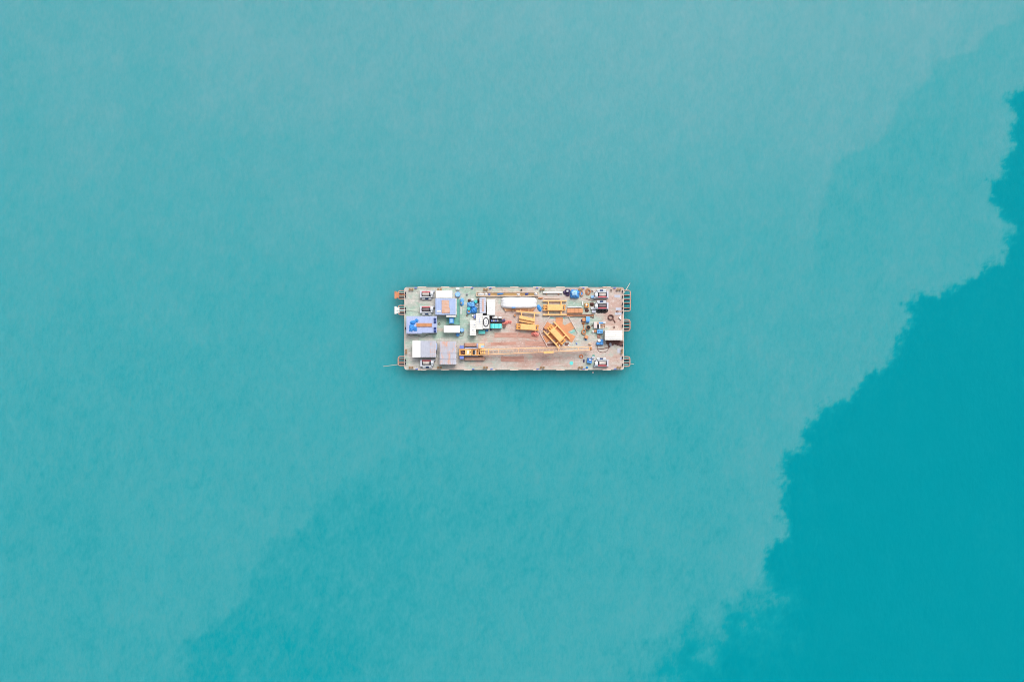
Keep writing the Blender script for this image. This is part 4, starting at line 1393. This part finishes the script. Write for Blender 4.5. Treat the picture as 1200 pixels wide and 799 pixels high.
solo(MB().lump(699.4, 391.8, 704, 396.6, D, 0.4, 2.3, 2, 0.35, seed=63), 'scrap_heap', M_rustp, 'pinkish scrap heap between the two blue pumps', 'scrap', None, True)


# chain heap
def chain(pts, r, mt, label):
    q_ = MB()
    for k, (x, y) in enumerate(pts):
        q_.ring(x, y, ZD + 0.16 + 0.06 * (k % 3), r * (1.25 if k % 2 else 0.8), r * (0.8 if k % 2 else 1.25), 0.09, 12, 5)
    return solo(q_, 'anchor_chain', mt, label, 'chain', None, True)


cp = []
for k in range(70):
    a = k / 69
    cp.append((712 + 17.5 * a + random.uniform(-1, 1), 401.6 + 1.5 * sin(a * 9) + random.uniform(-2.4, 2.2)))
chain(cp, 0.26, M_rustd, 'heap of dark plum brown anchor chain below cream-white cabin')
solo(MB().lump(713.2, 400.4, 717.2, 406.2, D, 0.7, 2.4, 2, 0.25, seed=64), 'net_heap', M_grey, 'grey net bundle at the left end of anchor chain', 'net', None, True)
lp = []
for k in range(22):
    a = -0.3 + 4.6 * k / 21
    lp.append((706.5 + 6.6 * cos(a), 407.6 + 5.2 * sin(a), D + 0.06))
solo(MB().tube(lp, 0.07), 'hose', M_rustd, 'thin brown hose in a wide loop below darker blue pump', 'hose')
solo(MB().tube([(701, 408.4, D + .06), (706, 408.8, D + .06), (711, 407.6, D + .06), (715, 406.8, D + .06)], 0.10), 'steel_rod', M_rustd, 'dark rod lying inside the wide brown hose loop', 'rod')
# small clutter seen as specks
for (x, y, kind_, lb) in ((693.5, 341.5, 's', 'small dark shackle left of top right winch'), (723.5, 365.0, 's', 'dark shackle on deck between the two grey deck pads at right'),
                          (611.0, 339.8, 'k', 'small dark keg at top edge above long trough'), (523.0, 383.4, 'v', ''), (514.8, 379.4, 's', 'dark shackle on green deck left of lengthwise white container'),
                          (562.8, 372.2, 'v', ''), (547.5, 369.6, 's', 'rusty brown shackle below the blue hose reel'), (664.2, 400.2, 'v', ''), (719.5, 383.6, 's', 'dark shackle just above the cream-white cabin'),
                          (716.0, 340.4, 's', 'dark shackle at top edge right of top right winch'), (694.8, 371.6, 's', 'dark shackle right of upright blue cabinet'), (693.6, 381.0, 's', 'dark shackle right of black open tank')):
    if kind_ == 's':
        q = MB()
        q.ring(x, y, z + 0.07, 0.24, 0.30, 0.07, 12, 5)
        q.tube([(x - 1.1, y + 1.0, z + 0.08), (x + 1.1, y + 1.0, z + 0.08)], 0.07)
        solo(q, 'shackle', M_rustd, lb, 'shackle', 'loose shackles on deck', True)
    elif kind_ == 'k':
        q = MB()
        q.cyl(x, y, 0.22, D, z + 0.4, 10)
        q.cyl(x, y, 0.26, z + 0.15, z + 0.22, 10)
        solo(q, 'keg', M_dark, lb, 'keg')
# lower right
t = thing('lifebuoy', 'orange lifebuoy with a white sheet inside right of boom tip underside', 'lifebuoy', 681.2, 417.6, ZD)
q = MB()
q.ring(681.2, 417.6, z + 0.14, 0.48, 0.42, 0.15, 22, 8)
q.build('ring', M_lifer, t)
MB().lump(679.8, 416.9, 682.8, 418.8, D, 0.22, 2.4, 2, 0.2, seed=65).build('canvas', M_sheet, t, True)
t = thing('tool_chest', 'dark blue chest with white fittings left of bottom right winch', 'chest', 691, 422.6, ZD)
MB().rb(691, 422.4, 5.6, 5.4, 8, D, z + 0.8).build('body', mat('deep_blue_paint', (0.05, 0.16, 0.45), 0.5, 0.25), t)
MB().rb(690.6, 424.4, 5.2, 1.8, 8, z + 0.8, z + 0.9).build('lid', M_blue, t)
MB().rb(691.6, 421.6, 2.6, 1.4, 8, z + 0.8, z + 0.92).build('handle', M_whitew, t)
t = thing('equipment_box', 'lavender box at the upper left of bottom right winch', 'box', 695, 418.6, ZD)
MB().bx(693.7, 417.6, 696.5, 419.4, D, z + 0.55).build('body', M_lav, t)
MB().bx(693.5, 417.4, 696.7, 419.6, z + 0.55, z + 0.6).build('lid', M_lav, t)
solo(MB().lump(686.4, 429.4, 689.4, 431.8, D, 0.5, 2.4, 2, 0.2, seed=66), 'sack', M_tarpb, 'small bright blue bundle at bottom edge below dark blue chest', 'sack', None, True)
solo(MB().lump(683.2, 420.6, 685.2, 425, D, 0.3, 2.4, 2, 0.3, seed=67), 'sack', M_purple, 'small grey plum bundle left of the dark blue chest', 'sack', None, True)

# ------------------------------------------------------------------ crawler crane
cr_ = thing('crawler_crane', 'yellow crawler crane with its long lattice boom lowered along the deck', 'crane', 552, 412, ZD)
for (y0, y1, xe) in ((401.8, 405.6, 568), (418.0, 421.8, 568)):
    q = MB()
    pr = []
    x0, x1 = 544.2, xe
    ws = [W(x0, 0)[0], W(x1, 0)[0]]
    ya, yb = W(0, y1, ZD)[1], W(0, y0, ZD)[1]
    rr = 0.48
    prof = []
    for k in range(9):
        a = R(90 + 180 * k / 8)
        prof.append((ws[0] + rr + rr * cos(a), D + rr + rr * sin(a)))
    for k in range(9):
        a = R(-90 + 180 * k / 8)
        prof.append((ws[1] - rr + rr * cos(a), D + rr + rr * sin(a)))
    npf = len(prof)
    q.add([(x, ya, zz) for x, zz in prof] + [(x, yb, zz) for x, zz in prof],
          [tuple(range(npf)), tuple(range(2 * npf - 1, npf - 1, -1))] + [(i, npf + i, npf + (i + 1) % npf, (i + 1) % npf) for i in range(npf)])
    for k in range(20):
        xx = x0 + 1.6 + k * 1.05
        q.bx(xx, y0 + 0.05, xx + 0.55, y1 - 0.05, ZD + 0.95, ZD + 1.03)
    tk = q.build('track', M_track, cr_)
    q = MB()
    yi = y1 + 0.02 if y0 < 410 else y0 - 0.72
    q.bx(545.5, yi, 566.5, yi + 0.7, D + 0.15, ZD + 0.75)
    q.build('track_frame', M_dark, tk)
q = MB()
q.bx(549, 405.6, 553, 418, ZD + 0.3, ZD + 0.75)
q.bx(558, 405.6, 562, 418, ZD + 0.3, ZD + 0.75)
q.bx(552, 408.5, 560, 416, ZD + 0.35, ZD + 0.9)
q.cyl(556, 412.2, 0.8, ZD + 0.9, ZD + 1.15, 20)
q.build('car_body', M_dark, cr_)
q = MB()
q.bx(538.2, 408.9, 560.5, 416.6, ZD + 1.15, ZD + 1.5)
q.build('machinery_deck', M_yel, cr_)
q = MB()
q.bx(544.9, 409.1, 552.6, 416.4, ZD + 1.5, ZD + 2.55, 0.04)
ec = q.build('engine_cover', M_yelp, cr_)
q = MB()
q.cyl(551, 412.6, 0.16, ZD + 2.55, ZD + 2.75, 10)
q.build('exhaust', M_dark, ec)
q = MB()
q.bx(547.4, 410.6, 549.4, 414.8, ZD + 2.55, ZD + 2.62)
q.build('hatch', M_whitew, ec)
q = MB()
q.bx(538.2, 408.9, 544.8, 410.3, ZD + 1.5, ZD + 2.35)
q.bx(538.2, 415.2, 544.8, 416.6, ZD + 1.5, ZD + 2.35)
q.bx(538.2, 410.3, 539.6, 415.2, ZD + 1.5, ZD + 2.30)
q.build('engine_frame', M_yel, cr_)
q = MB()
q.bx(540, 410.6, 544.4, 415, ZD + 1.5, ZD + 1.95, 0.1)
q.tube([(540.4, 411.2, ZD + 2.05), (544.4, 414.4, ZD + 2.05)], 0.2, 8)
q.build('engine', M_rustd, cr_)
for (y0, y1) in ((404.9, 408.7), (417.0, 420.6)):
    q = MB()
    q.bx(538.5, y0, 543.4, y1, ZD + 1.15, ZD + 2.1, 0.05)
    q.build('counterweight', M_violet, cr_)
for (y0, y1) in ((407.0, 408.5), (416.9, 417.7)):
    q = MB()
    q.bx(544.9, y0, 560.4, y1, ZD + 1.1, ZD + 1.2)
    q.build('walkway', mat('blue_grey_walkway', (0.34, 0.40, 0.62), 0.6, 0.15), cr_)
q = MB()
q.bx(558.6, 402.4, 560.6, 408.6, ZD + 1.2, ZD + 1.35)
q.build('cab_step', MATS['blue_grey_walkway'], cr_)
q = MB()
q.bx(560.7, 402.4, 567.8, 408.1, ZD + 1.0, ZD + 2.6)
cab = q.build('cab', M_boom, cr_)
q = MB()
q.bx(563.8, 404.8, 567.6, 407.4, ZD + 2.6, ZD + 2.63)
q.build('roof_window', mat('pale_blue_glass', (0.34, 0.52, 0.80), 0.2, 0.2, dirt=0), cab)
q = MB()
q.bx(567.75, 403, 568.0, 407.6, ZD + 1.6, ZD + 2.4)
q.build('front_window', M_navy, cab)
q = MB()
for xx in (553.0, 558.3):
    q.bx(xx, 409.0, xx + 0.7, 416.5, ZD + 2.0, ZD + 2.3)
q.bx(553.0, 408.95, 563, 409.9, ZD + 1.5, ZD + 2.25)
q.bx(553.0, 415.6, 563, 416.55, ZD + 1.5, ZD + 2.25)
q.build('gantry', M_yel, cr_)
for (x, r_) in ((555.4, 0.46), (557.2, 0.40)):
    q = MB()
    q.tube([(x, 410.2, ZD + 1.75), (x, 415.4, ZD + 1.75)], r_, 12)
    q.build('hoist_drum', M_dark if x < 556 else M_drum, cr_)
# boom: four chords, lacing
bm = MB()


def bp(s_, side, lvl):
    x = 560.5 + s_ * 132.8
    cy = 412.6 - 4.45 * s_
    t_ = min(s_ / 0.10, 1.0)
    hw = 3.35 - (1.45 * s_) if s_ < 0.93 else (3.35 - 1.45 * 0.93) - 0.3 * (s_ - 0.93)
    dep = 0.35 + 1.25 * min(s_ / 0.12, 1) if s_ < 0.85 else 1.6 - 1.1 * (s_ - 0.85) / 0.15
    zc = ZD + 1.9 + 1.2 * s_
    return (x, cy + side * hw, zc + lvl * dep / 2)


nseg = 34
for side in (-1, 1):
    for lvl in (-1, 1):
        bm.tube([bp(k / nseg, side, lvl) for k in range(nseg + 1)], 0.125, 6)
boom = bm.build('boom', M_boom, cr_)
lc = MB()
for k in range(nseg):
    a0, a1 = k / nseg, (k + 1) / nseg
    s0 = 1 if k % 2 else -1
    lc.tube([bp(a0, s0, 1), bp(a1, -s0, 1)], 0.042, 4)
    lc.tube([bp(a0, s0, -1), bp(a1, -s0, -1)], 0.042, 4)
    lc.tube([bp(a0, -1, s0), bp(a1, -1, -s0)], 0.042, 4)
    lc.tube([bp(a0, 1, s0), bp(a1, 1, -s0)], 0.042, 4)
    if k % 6 == 0:
        lc.tube([bp(a0, -1, 1), bp(a0, 1, 1)], 0.09, 6)
lc.build('lacing', M_boom, boom)
q = MB()
for s_ in (0.02, 0.035, 0.055, 0.09):
    q.tube([bp(s_, -1, 1), bp(s_, 1, 1)], 0.20, 6)
q.tube([(563.2, 410.5, ZD + 2.55), (570, 410.4, ZD + 2.65)], 0.16, 6)
q.tube([(563.2, 414.3, ZD + 2.55), (570, 414.0, ZD + 2.65)], 0.16, 6)
q.build('boom_foot', M_yelp, boom)
for sd in (-1, 1):
    q = MB()
    q.tube([bp(0.05, sd * 0.55, 1.6), bp(0.5, sd * 0.5, 1.5), bp(0.97, sd * 0.6, 1.3)], 0.05, 5)
    q.build('pendant_cable', M_rope, boom)
q = MB()
c0, c1 = bp(0.985, -1, 0), bp(0.985, 1, 0)
q.bx(690.4, 406.2, 693.4, 410.2, c0[2] - 0.35, c0[2] + 0.35)
hd = q.build('boom_head', M_boom, boom)
q = MB()
q.tube([(692.6, 407.0, c0[2] + 0.4), (692.6, 409.6, c0[2] + 0.4)], 0.34, 14)
q.build('sheave', M_rust, hd)
q = MB()
q.poly([(636.9, 411.0), (648.6, 410.6), (648.9, 413.6), (637.2, 414.4)], ZD + 3.0, ZD + 3.6)
q.build('stowed_jib', M_yelp, boom)

# float in the water beside the barge
t = thing('float', 'tiny pale float on the water below the dark blue chest', 'float', 694.8, 436.3, 0)
q = MB()
q.tube([(693.9, 436.3, 0.05), (695.7, 436.3, 0.05)], 0.22, 10)
q.build('buoyant_body', M_whitew, t)
MB().ring(694.8, 436.3, 0.1, 0.2, 0.2, 0.05, 12, 5).build('rope_ring', M_rope, t)

# ------------------------------------------------------------------ light, sky, camera
EL, AZ = R(53), R(22)         # sun high in the north-north-east behind thin cloud
w = bpy.data.worlds.new('World')
S.world = w
w.use_nodes = True
nt = w.node_tree
bg = nt.nodes['Background']
sk = nd(nt, 'ShaderNodeTexSky', sky_type='NISHITA', sun_disc=False)
sk.sun_elevation = EL
sk.sun_rotation = AZ
sk.dust_density = 4.0
sk.air_density = 1.0
sk.ozone_density = 1.0
hs = nd(nt, 'ShaderNodeHueSaturation')
hs.inputs['Saturation'].default_value = 0.35
nt.links.new(sk.outputs[0], hs.inputs['Color'])
nt.links.new(hs.outputs[0], bg.inputs['Color'])
bg.inputs['Strength'].default_value = 0.135
sl = bpy.data.lights.new('sun', 'SUN')
sl.energy = 1.75
sl.angle = R(26)
sl.color = (1.0, 0.96, 0.90)
so = bpy.data.objects.new('sun', sl)
COL.objects.link(so)
# direction towards the sun: AZ clockwise from north (+Y)
from mathutils import Vector
dv = Vector((sin(AZ) * cos(EL), cos(AZ) * cos(EL), sin(EL)))
so.rotation_euler = dv.to_track_quat('Z', 'Y').to_euler()
so.location = (0, 0, 300)

cam = bpy.data.cameras.new('camera')
cam.sensor_fit = 'HORIZONTAL'
cam.sensor_width = 36
cam.lens = 36 * 200.0 / 300.0
cam.clip_end = 40000
cam.clip_start = 0.5
co_ = bpy.data.objects.new('camera', cam)
co_.location = (0, 0, HC)
co_.rotation_euler = (0, 0, 0)
COL.objects.link(co_)
S.camera = co_
S.view_settings.view_transform = 'Standard'
S.view_settings.look = 'None'
S.view_settings.gamma = 1
S.view_settings.exposure = 0.33
S.render.film_transparent = False
S.cycles.filter_width = 0.95
